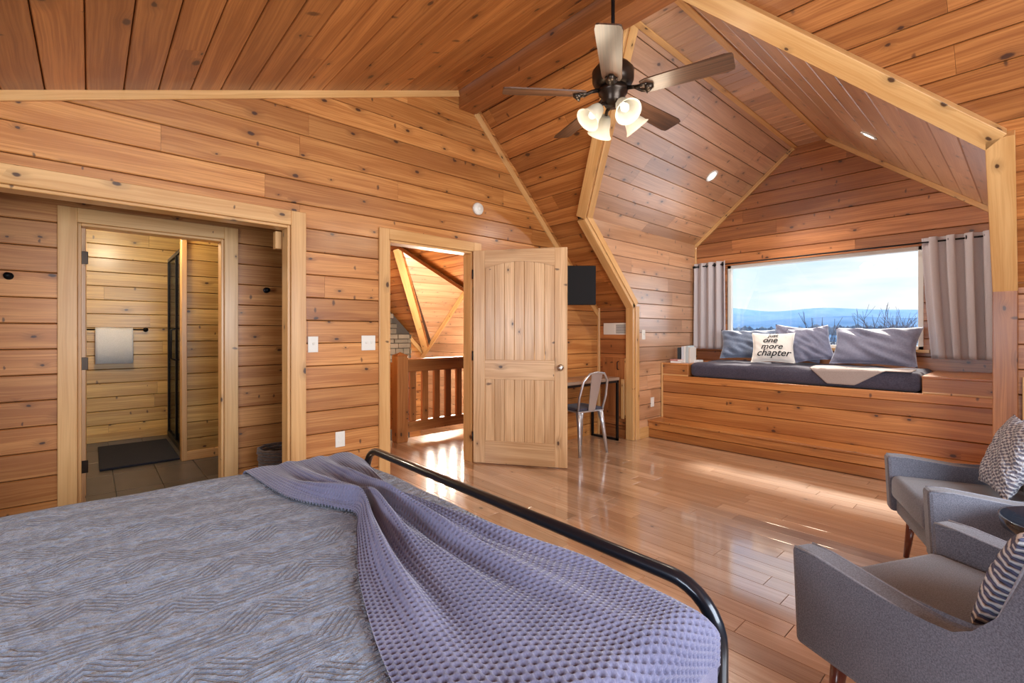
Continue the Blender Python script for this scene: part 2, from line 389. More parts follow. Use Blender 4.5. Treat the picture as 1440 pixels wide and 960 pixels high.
# ------------------------------------------------------------------ the shell
YN = 3.62                                     # north wall (with the doors)
zc = lambda x: 2.637 + .3455 * x              # low-pitch ceiling
zs = lambda x: 6.28 - x                       # steep roof plane
YL, YR, XE, XK = 3.09, .18, 6.18, 4.72        # dormer cheeks, window wall, knee walls
AX0, AX1 = -.95, 1.085                        # alcove opening
DX0, DX1 = 1.862, 2.753                       # hall door opening
HD = 2.032
planked('wall_north', (0, YN, 0), (1, 0, 0), (0, 0, 1), (0, -1, 0),
        [[(-2.6, 0), (AX0, 0), (AX0, HD), (-1.75, HD), (-2.6, 1.74)], [(AX1, 0), (DX0, 0), (DX0, HD), (AX1, HD)],
         [(DX1, 0), (XK, 0), (XK, zs(XK)), (6.28 - HD, HD), (DX1, HD)], [(-1.75, HD), (6.28 - HD, HD), (2.70, 3.575)]],
        .172, W_WALL, 'tall pine plank gable wall with two cased doorways', 'wall', vo=.14, lens=(1.6, 3.6), seed=3)
sl = 1.058
planked('ceiling', (0, 0, 2.637), (0, 1, 0), (1, 0, .3455), (.3266, 0, -.9452), [[(-1.8, -2.75), (YN + .05, -2.75), (YN + .05, 2.72), (-1.8, 2.72)]],
        .175, W_CEIL, 'low-pitched knotty pine board ceiling above the bed', 'ceiling', vo=-.018, lens=(2.2, 4.5), seed=5)
v_ = lambda x: (x - 2.70) * math.sqrt(2)
XVl, XVr = 6.28 - 2.453, 6.28 - 2.354
planked('ceiling_steep', (2.70, 0, 3.58), (0, 1, 0), (1, 0, -1), (-1, 0, -1),
        [[(-1.8, 0), (YN + .05, 0), (YN + .05, v_(2.833)), (-1.8, v_(2.833))],
         [(1.93, v_(2.833)), (YN + .05, v_(2.833)), (YN + .05, v_(XVl)), (YL + .03, v_(XVl))], [(YL + .03, v_(XVl)), (YN + .05, v_(XVl)), (YN + .05, v_(XK) + .03), (YL + .03, v_(XK) + .03)],
         [(-1.8, v_(2.833)), (1.49, v_(2.833)), (YR - .03, v_(XVr)), (-1.8, v_(XVr))], [(-1.8, v_(XVr)), (YR - .03, v_(XVr)), (YR - .03, v_(XK) + .03), (-1.8, v_(XK) + .03)]],
        .172, W_CEIL, 'steep knotty pine roof slope around the dormer opening', 'ceiling', vo=.06, lens=(1.8, 4), seed=9)
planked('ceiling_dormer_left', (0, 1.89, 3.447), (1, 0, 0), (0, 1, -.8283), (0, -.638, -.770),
        [[(2.80, 0), (XE + .02, 0), (XE + .02, 1.585), (XVl - .02, 1.585)]], .172, W_DORM_GLARE, 'sloped pine plank side of the dormer ceiling with bluish sheen', 'ceiling', vo=.05, lens=(1.5, 3), seed=11)
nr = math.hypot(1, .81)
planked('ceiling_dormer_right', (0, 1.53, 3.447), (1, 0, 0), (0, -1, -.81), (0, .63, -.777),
        [[(2.80, 0), (XE + .02, 0), (XE + .02, 1.35 * nr + .03), (XVr - .02, 1.35 * nr + .03)]], .172, W_DORM_GLARE, 'sloped pine plank side of the dormer ceiling beside the heavy post', 'ceiling', vo=.03, lens=(1.5, 3), seed=12)
planked('ceiling_dormer_top', (0, 0, 3.447), (0, 1, 0), (1, 0, 0), (0, 0, -1), [[(1.50, 2.72), (1.92, 2.72), (1.92, XE + .02), (1.50, XE + .02)]], .14, W_DORM_GLARE,
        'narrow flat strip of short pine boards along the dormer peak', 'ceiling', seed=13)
planked('wall_dormer_left', (0, YL, 0), (1, 0, 0), (0, 0, 1), (0, -1, 0), [[(XK - .0, 0), (XE + .02, 0), (XE + .02, 2.47), (XVl - .02, 2.47), (XK, zs(XK))]], .172, W_DORM_GLARE,
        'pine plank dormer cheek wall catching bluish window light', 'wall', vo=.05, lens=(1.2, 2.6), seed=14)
planked('wall_dormer_right', (0, YR, 0), (1, 0, 0), (0, 0, 1), (0, 1, 0), [[(XK, 0), (XE + .02, 0), (XE + .02, 2.37), (XVr, 2.37), (XK, zs(XK))]], .172, W_DORM_GLARE,
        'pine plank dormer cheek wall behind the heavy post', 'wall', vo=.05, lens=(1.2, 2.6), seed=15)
WY0, WY1, WZ0, WZ1 = .72, 2.665, 1.07, 2.135
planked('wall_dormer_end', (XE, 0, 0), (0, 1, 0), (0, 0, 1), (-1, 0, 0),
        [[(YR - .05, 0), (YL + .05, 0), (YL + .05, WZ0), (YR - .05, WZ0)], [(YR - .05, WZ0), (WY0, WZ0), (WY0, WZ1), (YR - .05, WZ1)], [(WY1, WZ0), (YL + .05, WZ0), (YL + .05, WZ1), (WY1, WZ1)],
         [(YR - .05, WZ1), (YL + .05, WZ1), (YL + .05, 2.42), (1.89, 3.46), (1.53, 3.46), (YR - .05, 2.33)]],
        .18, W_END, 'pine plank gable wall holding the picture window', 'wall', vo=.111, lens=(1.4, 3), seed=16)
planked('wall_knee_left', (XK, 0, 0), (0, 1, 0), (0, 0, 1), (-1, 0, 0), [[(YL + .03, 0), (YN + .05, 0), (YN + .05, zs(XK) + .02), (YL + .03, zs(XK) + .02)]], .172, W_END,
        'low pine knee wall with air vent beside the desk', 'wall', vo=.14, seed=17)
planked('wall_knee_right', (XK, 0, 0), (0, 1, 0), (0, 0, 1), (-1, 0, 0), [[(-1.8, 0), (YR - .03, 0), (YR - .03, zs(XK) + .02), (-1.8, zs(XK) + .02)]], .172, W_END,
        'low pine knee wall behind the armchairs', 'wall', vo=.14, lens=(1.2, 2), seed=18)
# unseen walls behind the camera, each with an assumed opening for the added fill
def frame_wall(name, O, U, V_, N_, W, Hh, win, label):
    x0, x1, z0, z1 = win
    V, F = [], []
    O, U, V_, N_ = map(Vector, (O, U, V_, N_))
    for a0, a1, b0, b1 in ((0, W, 0, z0), (0, W, z1, Hh), (0, x0, z0, z1), (x1, W, z0, z1)):
        b = len(V); V += [O + U * a + V_ * c + N_ * d for d in (0, -.1) for a, c in ((a0, b0), (a1, b0), (a1, b1), (a0, b1))]
        F += [(b, b + 1, b + 2, b + 3), (b + 7, b + 6, b + 5, b + 4)] + [(b + i, b + 4 + i, b + 4 + (i + 1) % 4, b + (i + 1) % 4) for i in range(4)]
    o = mesh(name, V, F, W_WALL); auto_uv(o.data); return tag(o, label, 'wall', kind='structure')
frame_wall('wall_south', (-2.7, -1.8, 0), (1, 0, 0), (0, 0, 1), (0, 1, 0), 7.5, 3.7, (2.65, 5.35, .85, 2.25), 'pine wall behind the armchairs with an assumed wide window for added light')
frame_wall('wall_west', (-2.6, -1.8, 0), (0, 1, 0), (0, 0, 1), (1, 0, 0), 5.5, 1.9, (2.0, 3.7, .85, 1.7), 'low pine wall at the bed head with an assumed window for added light')

# beam, ceiling trims
tag(box('ridge_beam', 2.585, 2.78, -1.8, YN - .0, 3.366, 3.60, W_BEAM, bev=.006, axis=1), 'dark reddish ridge beam running along the ceiling peak', 'beam', kind='structure')
trim('pale strip where the wall meets the low-pitched ceiling', (-2.0, YN, zc(-2.0) - .055), (2.585, YN, zc(2.585) - .055), (0, -1, 0), (-.3266, 0, .9452), .022, .055)
trim('thin strip where the wall meets the steep roof slope', (2.80, YN, 3.40), (XK, YN, zs(XK) - .07), (0, -1, 0), (-.707, 0, -.707), .022, .055)
trim('vertical corner strip between door wall and knee wall', (XK - .03, YN, 0), (XK - .03, YN, 1.56), (0, -1, 0), (1, 0, 0), .03, .03)
# dormer opening frame: broad face on the roof slope, edge facing into the dormer
def frame_run(pts, inward, lab):
    for (a, b), iv in zip(zip(pts[:-1], pts[1:]), inward):
        trim(lab, a, b, iv[0], iv[1], .10, .045)
sN = Vector((-1, 0, -1)).normalized()
A1 = Vector((2.833, 1.89, 3.447)); A2 = Vector((XVl, YL, 2.453)); A3 = Vector((XK, YL, zs(XK)))
B1 = Vector((2.833, 1.53, 3.447)); B2 = Vector((XVr, YR, 2.354)); B3 = Vector((XK, YR, zs(XK)))
def side_in(a, b, away):                      # in the roof plane, perpendicular to a->b, pointing away from the opening
    s = (b - a).normalized().cross(sN); return s if s.dot(Vector(away)) > 0 else -s
trim('broad trim along the dormer valley above the fan blade', A1, A2, side_in(A1, A2, (0, 1, 0)), sN, .10, .045)
trim('broad sloping trim beside the dormer cheek', A2, A3, (0, 1, 0), sN, .10, .045)
trim('upright trim post at the knee wall near the vent', A3 + Vector((0, 0, .03)), (XK, YL, 0), (0, 1, 0), (-1, 0, 0), .10, .045)
trim('heavy sloping header trim over the dormer opening', B1, B2, side_in(B1, B2, (0, -1, 0)), sN, .12, .06)
trim('heavy sloping post beside the window bay', B2 + Vector((-.045, 0, .045)), B3, (0, -1, 0), sN, .12, .06)
trim('upright post base beside the window bay, shade put in its colour', B3 + Vector((0, 0, .03)), (XK, YR, 0), (0, -1, 0), (-1, 0, 0), .12, .06, W_END)  # darker pine puts the shade on this upright into its colour
trim('pale lining board on the cheek edge', A2 + Vector((0, 0, 0)), A3, (0, -1, 0), (.707, 0, .707), .012, .07)
trim('pale lining board on the cheek edge low down', A3, (XK, YL, 0), (0, -1, 0), (1, 0, 0), .012, .07)
trim('pale lining along the left dormer valley', A1, A2, (0, -.638, -.770), (1, 0, 0), .012, .09)
# dormer inner trims
trim('rake strip at the left of the window gable', (XE, YL, 2.453), (XE, 1.89, 3.447), (-1, 0, 0), (0, -.638, -.77), .03, .045)
trim('rake strip at the right of the window gable', (XE, YR, 2.354), (XE, 1.53, 3.447), (-1, 0, 0), (0, .63, -.777), .03, .045)
trim('thin strip along the dormer peak on the side of the books', (2.75, 1.89, 3.447), (XE, 1.89, 3.447), (0, -1, 0), (0, 0, -1), .05, .014)
trim('thin strip along the dormer peak on the side of the heavy post', (2.75, 1.53, 3.447), (XE, 1.53, 3.447), (0, 1, 0), (0, 0, -1), .05, .014)
trim('thin corner strip beside the window gable', (XE, YL, .88), (XE, YL, 2.453), (-1, 0, 0), (0, -1, 0), .022, .022)
trim('base board below the dormer cheek', (XK + .07, YL, 0), (4.99, YL, 0), (0, -1, 0), (0, 0, 1), .015, .13)
trim('base board along the knee wall', (XK, YL + .1, 0), (XK, YN, 0), (-1, 0, 0), (0, 0, 1), .015, .10, W_END)
# casings: hall door
CW = .09
def casing(x0, x1, y, zt, w, lab, sides='LRT'):
    if 'L' in sides: trim('left casing board of ' + lab, (x0 - w, y, 0), (x0 - w, y, zt + w), (0, -1, 0), (1, 0, 0), .022, w)
    if 'R' in sides: trim('right casing board of ' + lab, (x1, y, 0), (x1, y, zt + w), (0, -1, 0), (1, 0, 0), .022, w)
    trim('head casing board of ' + lab, (x0, y, zt), (x1, y, zt), (0, -1, 0), (0, 0, 1), .022, w)
def jambs(x0, x1, y0, y1, zt, lab, sides='LR'):
    if 'L' in sides: trim('left jamb of ' + lab, (x0, y0, 0), (x0, y0, zt), (0, 1, 0), (1, 0, 0), y1 - y0, .02)
    if 'R' in sides: trim('right jamb of ' + lab, (x1, y0, 0), (x1, y0, zt), (0, 1, 0), (-1, 0, 0), y1 - y0, .02)
    trim('head jamb of ' + lab, (x0 + .02, y0, zt), (x1 - .02, y0, zt), (0, 1, 0), (0, 0, -1), y1 - y0, .02)
casing(DX0, DX1, YN, 2.035, CW, 'the hall doorway'); jambs(DX0, DX1, YN, YN + .13, 2.035, 'the hall doorway')
casing(AX0, AX1, YN, 2.035, .105, 'the wide alcove opening'); jambs(AX0, AX1, YN, YN + .13, 2.035, 'the wide alcove opening')
# alcove
YA = 4.45; BX0, BX1 = -.066, .818
planked('wall_alcove_back', (0, YA, 0), (1, 0, 0), (0, 0, 1), (0, -1, 0), [[(-1.4, 0), (BX0, 0), (BX0, HD), (-1.4, HD)], [(BX1, 0), (1.9, 0), (1.9, HD), (BX1, HD)], [(-1.4, HD), (1.9, HD), (1.9, 2.4), (-1.4, 2.4)]],
        .172, W_WALL, 'recessed pine plank wall with hooks and bathroom doorway', 'wall', vo=.11, seed=21, back=.1)
casing(BX0, BX1, YA, 2.02, .10, 'the bathroom doorway'); jambs(BX0, BX1, YA, YA + .12, 2.02, 'the bathroom doorway')
for nm, x0, x1, lab in (('wall_alcove_left', -1.45, -1.35, 'side wall of the alcove near the bed head'), ('wall_alcove_right', 1.78, 1.84, 'side wall of the alcove behind the light switches')):
    o = box(nm, x0, x1, YN + .11, YA + .05, 0, 2.4, W_WALL, bev=0); tag(o, lab, 'wall', kind='structure')
tag(box('ceiling_alcove', -1.45, 1.85, YN + .1, YA + .1, 2.35, 2.42, W_CEIL, bev=0), 'low wooden lid over the alcove', 'ceiling', kind='structure')
trim('small pale block high on the alcove jamb', (1.025, YN + .15, 1.88), (1.025, YN + .15, 2.01), (0, 1, 0), (1, 0, 0), .06, .045)
# bathroom
YB = 7.13
planked('wall_bathroom_back', (0, YB, 0), (1, 0, 0), (0, 0, 1), (0, -1, 0), [[(-1.4, 0), (2.2, 0), (2.2, 2.6), (-1.4, 2.6)]], .16, W_BATH, 'yellowish pine plank wall at the back of the bathroom', 'wall', vo=.03, lens=(.7, 2.2), seed=22)
planked('wall_bathroom_partition', (0, 5.55, 0), (1, 0, 0), (0, 0, 1), (0, -1, 0), [[(.70, 0), (2.0, 0), (2.0, 2.6), (.70, 2.6)]], .16, W_BATH, 'darker pine plank partition beside the shower', 'wall', vo=.05, seed=23)
trim('corner post of the bathroom partition', (.66, 5.535, 0), (.66, 5.535, 2.6), (0, 1, 0), (1, 0, 0), .12, .045)
trim('base board of the bathroom partition', (.70, 5.55, 0), (2.0, 5.55, 0), (0, -1, 0), (0, 0, 1), .014, .09)
trim('base board of the bathroom back wall', (-1.0, YB, 0), (.72, YB, 0), (0, -1, 0), (0, 0, 1), .014, .10, W_BATH)
for nm, a, lab in (('wall_bathroom_left', (-1.2, -1.1, YA + .1, YB + .1, 0, 2.6), 'plain side wall of the bathroom'), ('wall_bathroom_right', (2.0, 2.1, YA + .1, YB + .1, 0, 2.6), 'plain wall at the shower end of the bathroom')):
    tag(box(nm, *a, W_BATH, bev=0), lab, 'wall', kind='structure')
tag(box('ceiling_bathroom', -1.2, 2.1, YA + .1, YB + .1, 2.55, 2.65, W_BATH, bev=0), 'flat wooden bathroom ceiling', 'ceiling', kind='structure')
fb = box('floor_bathroom', -1.4, 2.1, YN + .0, YB, -.06, -.012, M_GROUT, bev=0); tag(fb, 'dark slate tile floor of alcove and bathroom', 'floor', kind='structure')
tb = box('tile', -.148, .148, -.298, .298, -.012, 0, M_TILE, fb, bev=.002); tb.location = (-1.2, YN + .31, 0)
tfirst = True
for i in range(11):
    for j in range(6):
        x, y = -1.2 + i * .3, YN + .31 + j * .6
        if y > YB: continue
        if tfirst: tfirst = False; continue
        c = tb.copy(); link(c, fb); c.location = (x, y, 0)
# main floor: narrow boards along Y
fl = box('floor', -2.6, 6.35, -1.8, YN + .13, -.10, -.016, M_BACK, bev=0); tag(fl, 'glossy narrow hardwood board floor of the bedroom', 'floor', kind='structure')
def floor_boards(parent, x0, x1, y0, y1, seed, pitch=.12, lens=(.7, 1.7)):
    r = random.Random(seed); n = int((x1 - x0) / pitch + .5)
    for i in range(n):
        x = x0 + i * pitch; y = y0 - r.uniform(0, 1.0)
        while y < y1:
            L = r.uniform(*lens); a, b = max(y, y0), min(y + L, y1)
            if b - a > .05:
                ru, rv = r.uniform(0, 40), r.uniform(0, 40); gp = .0007; ch = .0012
                q = [(x + gp, a + gp), (x + pitch - gp, a + gp), (x + pitch - gp, b - gp), (x + gp, b - gp)]
                q2 = [(x + gp + ch, a + gp + ch), (x + pitch - gp - ch, a + gp + ch), (x + pitch - gp - ch, b - gp - ch), (x + gp + ch, b - gp - ch)]
                V = [(p[0], p[1], -.016) for p in q] + [(p[0], p[1], -ch) for p in q] + [(p[0], p[1], 0) for p in q2]
                F = [(s * 4 + k, s * 4 + (k + 1) % 4, s * 4 + 4 + (k + 1) % 4, s * 4 + 4 + k) for s in (0, 1) for k in range(4)] + [(8, 9, 10, 11)]
                mesh('floor_board', V, F, W_FLOOR, parent, uv=[(p[1] + ru, p[0] - x + rv) for p in V])
            y += L
nb = int((5.0 - 1.16) / .12)
floor_boards(fl, 5.0 - nb * .12, 5.0, .0, YN, 31, lens=(.45, 1.5))
def slab_boards(name, x0, x1, y0, y1, label):         # floor under and behind the bed, out of the picture
    o = box(name, x0, x1, y0, y1, -.016, 0, W_FLOOR, bev=0, axis=1); o.parent = fl; return o
slab_boards('floor_board', -2.6, 5.0 - nb * .12 - .001, -1.8, YN, ''); slab_boards('floor_board', 5.0 - nb * .12, 5.0, -1.8, -.001, '')

# ------------------------------------------------------------------ landing and great room beyond the hall door
lf = box('floor_landing', 1.3, 5.2, YN + .13, 5.0, -.12, -.016, M_BACK, bev=0); tag(lf, 'hardwood landing floor beyond the hall door', 'floor', kind='structure')
floor_boards(lf, 1.86, 1.86 + 17 * .12, YN, 4.98, 33, lens=(.6, 1.4))
YW = 8.9
vg = lambda x: (x - 2.70) * math.sqrt(2)
valY = lambda x: 6.71 + (2.58 - zs(x)) / .84 if x > 3.7 else 6.71
xa, xb = 3.70, 6.0
planked('ceiling_great_steep', (2.70, 0, 3.58), (0, 1, 0), (1, 0, -1), (-1, 0, -1),
        [[(YN + .13, 0), (YW + .1, 0), (YW + .1, vg(xa)), (YN + .13, vg(xa))], [(6.71, vg(xa)), (YW + .1, vg(xa)), (YW + .1, vg(5.72))], [(YN + .13, vg(xa)), (6.71, vg(xa)), (4.6, vg(5.65)), (YN + .13, vg(5.65))]],
        .172, W_CEIL, 'dark pine roof slope seen through the hall doorway', 'ceiling', seed=41)
planked('ceiling_great_gable', (0, 6.71, 2.58), (1, 0, 0), (0, 1, -.84), (0, -.643, -.766), [[(3.70, 0), (5.40, 0), (5.40, 2.50)]], .172, W_DORM_GLARE, 'bright triangular pine slope seen through the hall doorway', 'ceiling', seed=42)
planked('ceiling_great_gable_near', (0, 6.71, 2.58), (1, 0, 0), (0, -1, -.84), (0, .643, -.766), [[(3.70, 0), (5.40, 0), (5.40, 2.50)]], .172, W_DORM_GLARE, 'hidden near slope of the great room gable', 'ceiling', seed=43)
planked('wall_great_end', (5.35, 0, 0), (0, 1, 0), (0, 0, 1), (-1, 0, 0), [[(4.5, -2.7), (YW, -2.7), (YW, .72), (6.71, 2.60), (4.5, .72)]], .172, W_DORM_GLARE, 'brightly lit pine wall beyond the railing', 'wall', seed=44)
planked('wall_great_north', (0, YW, 0), (1, 0, 0), (0, 0, 1), (0, -1, 0), [[(-1, -2.7), (5.6, -2.7), (5.6, .68), (2.7, 3.58), (-1, 2.3)]], .172, W_WALL, 'pine end wall behind the stone chimney', 'wall', seed=45)
tag(box('wall_great_west', -.2 + 1.9, 1.8, YN + .9, YW, -2.7, 3.4, W_WALL, bev=0), 'wall closing the great room', 'wall', kind='structure')
tag(box('ceiling_great_west', 1.2, 2.75, YN + .1, YW, 3.55, 3.65, W_CEIL, bev=0), 'upper ceiling of the great room', 'ceiling', kind='structure')
tag(box('floor_great', 1.2, 5.5, 5.0, YW, -2.8, -2.7, W_FLOOR, bev=0), 'lower floor of the great room', 'floor', kind='structure')
trim('pale trim along the far roof valley', (3.66, 6.71, 2.62), (5.72, 9.03, .56), (-.5, .75, -.2), sN, .10, .05)
trim('darker trim along the near roof valley', (3.66, 6.70, 2.62), (5.38, 4.72, .90), (-.5, -.75, -.2), sN, .09, .05, W_RAIL)
trim('rake trim of the bright gable wall', (5.35, 6.71, 2.57), (5.35, 8.95, .69), (-1, 0, 0), (0, -.643, -.766), .02, .10)
trim('trim where roof slope meets the stone wall', (4.2, YW, zs(4.2) - .12), (5.6, YW, zs(5.6) - .12), (0, -1, 0), (.7, 0, .7), .03, .08)
ch = thing('stone_chimney', 'stacked brown fieldstone chimney seen through the hall doorway', 'chimney', (4.4, YW - .2, -2.7))
prism('mortar_core', [(-.52, 0), (.56, 0), (.56, zs(4.96) + 2.62), (-.52, zs(3.88) + 2.62)], (0, 0, 0), (1, 0, 0), (0, 0, 1), (0, 1, 0), .19, M_MORTAR, ch)
r = random.Random(5); z = 2.6
while z < 4.35:
    hh = r.uniform(.06, .13); x = -.55
    while x < .56:
        ww = r.uniform(.12, .32); x1 = min(x + ww, .58)
        if z + hh < zs(4.4 + x1) + 2.7 - .05: box('stone', x + .006, x1 - .006, -.03 - r.uniform(0, .03), .1, z + .005, z + hh - .005, M_STONE, ch, bev=.008)
        x = x1
    z += hh
# railing
rl = thing('stair_railing', 'orange stained wooden balcony railing with square newel post', 'railing', (2.647, 4.86, 0))
nw = box('newel_post', -.07, .07, -.07, .07, 0, .99, W_RAIL, rl, bev=.008); mesh('newel_cap', [(-.07, -.07, .99), (.07, -.07, .99), (.07, .07, .99), (-.07, .07, .99), (0, 0, 1.03)], [(0, 1, 4), (1, 2, 4), (2, 3, 4), (3, 0, 4)], W_RAIL, nw)
box('top_rail', .07, 2.5, -.045, .045, .80, .93, W_RAIL, rl, bev=.006); box('hand_rail', .07, 2.5, -.06, .06, .925, .95, W_RAIL, rl, bev=.006)
box('bottom_rail', .07, 2.5, -.035, .035, .10, .22, W_RAIL, rl, bev=.006)
b0 = None
for i in range(14):
    x = .16 + i * .165
    if b0 is None: b0 = box('baluster', -.042, .042, -.02, .02, .22, .80, W_RAIL, rl, bev=.004); b0.location.x = x
    else: c = b0.copy(); link(c, rl); c.location.x = x
box('return_rail', -.035, .035, .07, 2.0, .12, .90, W_RAIL, rl, bev=.006)
sc = thing('wall_sconce', 'small glowing wall lamp beyond the railing', 'lamp', (5.33, 6.05, .35))
lathe('sconce_shade', [(.03, -.08), (.05, -.02), (.06, .08)], M_BULB, sc, 14); tube('sconce_arm', [(0, 0, -.08), (.0, 0, -.16), (.02, 0, -.2)], .012, M_BLACK, sc)
light('great_room_fill', 'POINT', (4.2, 6.3, .9), 200, (1, .88, .74), shadow_soft_size=.35)  # added light with no fixture, brightens the great room
light('landing_fill', 'POINT', (3.1, 4.3, 2.6), 22, (1, .86, .68), shadow_soft_size=.4)  # added fill over the landing, no fixture behind it
light('bathroom_lamp', 'POINT', (.15, 5.4, 2.35), 48, (1, .86, .62), shadow_soft_size=.12)

# ------------------------------------------------------------------ window and view
wf = thing('window_1', 'wide picture window with white frame looking over mountains', 'window', (XE, 0, 0), kind='structure')
def wbar(n, y0, y1, z0, z1, d0=.03, d1=.09, mat=None): return box(n, d0, d1, y0, y1, z0, z1, mat or M_WHITE, wf, bev=.004)
wbar('frame_head', WY0, WY1, WZ1 - .05, WZ1); wbar('frame_sill', WY0, WY1, WZ0, WZ0 + .045); wbar('frame_side', WY0, WY0 + .045, WZ0, WZ1); wbar('frame_side', WY1 - .045, WY1, WZ0, WZ1)
box('lining_head', -.012, .03, WY0 - .03, WY1 + .03, WZ1 - .012, WZ1 + .03, W_END, wf); box('lining_sill', -.03, .03, WY0 - .05, WY1 + .05, WZ0 - .02, WZ0 + .012, W_TRIM, wf)
box('pane', .055, .06, WY0 + .04, WY1 - .04, WZ0 + .04, WZ1 - .04, M_GLASS, wf, bev=0)
def land_mat(name, a, b, s):
    m, t = newmat(name); N = NT(t); p = N.n('ShaderNodeTexCoord').outputs['Object']
    N.out(N.n('ShaderNodeBsdfDiffuse', {0: N.mix(N.step(N.noise(p, s, 4), .35, .65), c4(a), c4(b))}).outputs[0]); return m
M_M1 = land_mat('hazed_far_mountain', (.15, .28, .50), (.19, .33, .55), .01); M_M2 = land_mat('hazed_near_mountain', (.09, .19, .36), (.13, .24, .41), .012)  # blue of the distance haze is painted into both ridge colours
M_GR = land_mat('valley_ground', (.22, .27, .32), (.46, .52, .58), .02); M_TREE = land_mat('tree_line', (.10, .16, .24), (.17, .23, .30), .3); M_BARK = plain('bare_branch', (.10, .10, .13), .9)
def ridge(name, dist, a0, a1, hfun, depth, mat, label, base=-30, n=90):
    V, F = [], []
    for i in range(n + 1):
        a = a0 + (a1 - a0) * i / n; ca, sa = math.cos(a), math.sin(a); h = hfun(a)
        for dd, zz in ((0, base), (depth * .5, base + (h - base) * .6), (depth, h), (depth * 1.8, base)): V.append(((dist + dd) * ca, (dist + dd) * sa, zz))
    for i in range(n):
        for k in range(3): F.append((i * 4 + k, i * 4 + 4 + k, i * 4 + 5 + k, i * 4 + 1 + k))
    return tag(mesh(name, V, F, mat, smooth=True), label, 'mountain')
def hill(seed, base, amp):
    r = random.Random(seed); ph = [(r.uniform(8, 14) * (k + 1), r.uniform(0, 6), amp / (k + 1)) for k in range(5)]
    return lambda a: base + sum(am * math.sin(f * a + p) for f, p, am in ph)
ridge('mountain_ridge', 1900, -.4, .9, hill(3, 108, 15), 500, M_M1, 'pale blue mountain ridge on the horizon, haze put in its colour', base=-60)
ridge('mountain_ridge', 1300, -.4, .9, hill(8, 40, 6), 400, M_M2, 'darker blue foothill ridge below the horizon mountains, haze put in its colour', base=-60)
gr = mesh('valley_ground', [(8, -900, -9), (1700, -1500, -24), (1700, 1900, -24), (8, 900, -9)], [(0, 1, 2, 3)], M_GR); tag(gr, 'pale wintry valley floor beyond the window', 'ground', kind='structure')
def ball_tree_line():
    V, F = [], []; r = random.Random(4)
    for i in range(900):
        a = r.uniform(-.3, .8); d = r.uniform(240, 420); h = r.uniform(2.5, 5.0); c = Vector((d * math.cos(a), d * math.sin(a), -.8 + d * .004)); b = len(V); w_ = h * r.uniform(.35, .6)
        for zz, rr in ((0, .7), (.45, 1), (.8, .6)):
            for k in range(6): an = k * math.pi / 3 + r.uniform(-.2, .2); V.append(c + Vector((w_ * rr * math.cos(an), w_ * rr * math.sin(an), h * zz)))
        V.append(c + Vector((0, 0, h)))
        for s in range(2):
            for k in range(6): F.append((b + s * 6 + k, b + s * 6 + (k + 1) % 6, b + s * 6 + 6 + (k + 1) % 6, b + s * 6 + 6 + k))
        for k in range(6): F.append((b + 12 + k, b + 12 + (k + 1) % 6, b + 18))
    return V, F
V, F = ball_tree_line(); tag(mesh('tree_line', V, F, M_TREE), 'dark distant woods in the valley', 'trees', kind='stuff')
def bare_tree(loc, h, seed, label, spread=.5, depth=5):
    r = random.Random(seed); V, F = [], []
    def grow(p, d, L, rad, lev):
        q = p + d * L; tube_geo([p, (p + q) / 2 + Vector((r.uniform(-1, 1), r.uniform(-1, 1), 0)) * L * .04, q], [rad, rad * .85, rad * .65], 5, False, V, F)
        if lev == 0: return
        for _ in range(3 if lev > 1 else 2):
            nd = (d + Vector((r.uniform(-1, 1), r.uniform(-1, 1), r.uniform(-.3, .6))) * spread).normalized(); grow(q, nd, L * r.uniform(.6, .8), rad * .6, lev - 1)
    grow(Vector((0, 0, 0)), Vector((0, 0, 1)), h * .33, h * .012, depth)
    o = mesh('bare_tree', V, F, M_BARK); o.location = loc; return tag(o, label, 'tree')
bare_tree((24, 3.6, -7.6), 9.7, 1, 'large leafless tree outside, its crown beside the beige curtain', .62, 6)
bare_tree((31, 6.5, -8), 10.3, 6, 'thin leafless tree beyond the window, behind the large pillow', .5, 5)
bare_tree((38, 10.2, -8.5), 11.2, 4, 'small bare tree far beyond the window, behind the lettered cushion', .24, 4)

# ------------------------------------------------------------------ doors
dl = thing('door_1', 'open knotty pine panel door with arched top panel and nickel knob', 'door', (DX1 - .012, YN - .03, .012), kind='structure')
ang = math.atan2(2.845 - (YN - .03), 3.2586 - (DX1 - .012)); dl.rotation_euler = (0, 0, ang)
DW, DH, DT = .90, 2.025, .035                  # leaf runs along +x local, its visible face is -y local
def dbox(n, x0, x1, z0, z1, y0=-DT / 2, y1=DT / 2, bev=.003, parent=None): return box(n, x0, x1, y0, y1, z0, z1, W_DOOR, parent or dl, bev=bev, axis=0 if (x1 - x0) > (z1 - z0) else 2)
S = .115
dbox('stile', 0, S, 0, DH); dbox('stile', DW - S, DW, 0, DH)
dbox('bottom_rail', S, DW - S, 0, .215); dbox('lock_rail', S, DW - S, .80, .985)
arch = [(S, DH), (DW - S, DH)] + [(DW - S - (DW - 2 * S) * i / 12, DH - .17 + .055 * math.sin(math.pi * i / 12)) for i in range(13)]
prism('arched_top_rail', arch, (0, -DT / 2, 0), (1, 0, 0), (0, 0, 1), (0, 1, 0), DT, W_DOOR, dl, axis=0)
nbd = 7; bw = (DW - 2 * S) / nbd
for z0, z1 in ((.205, .81), (.975, DH - .11)):
    for i in range(nbd): dbox('panel_board', S + i * bw + .001, S + (i + 1) * bw - .001, z0, z1, -DT / 2 + .008, DT / 2 - .008, .004)
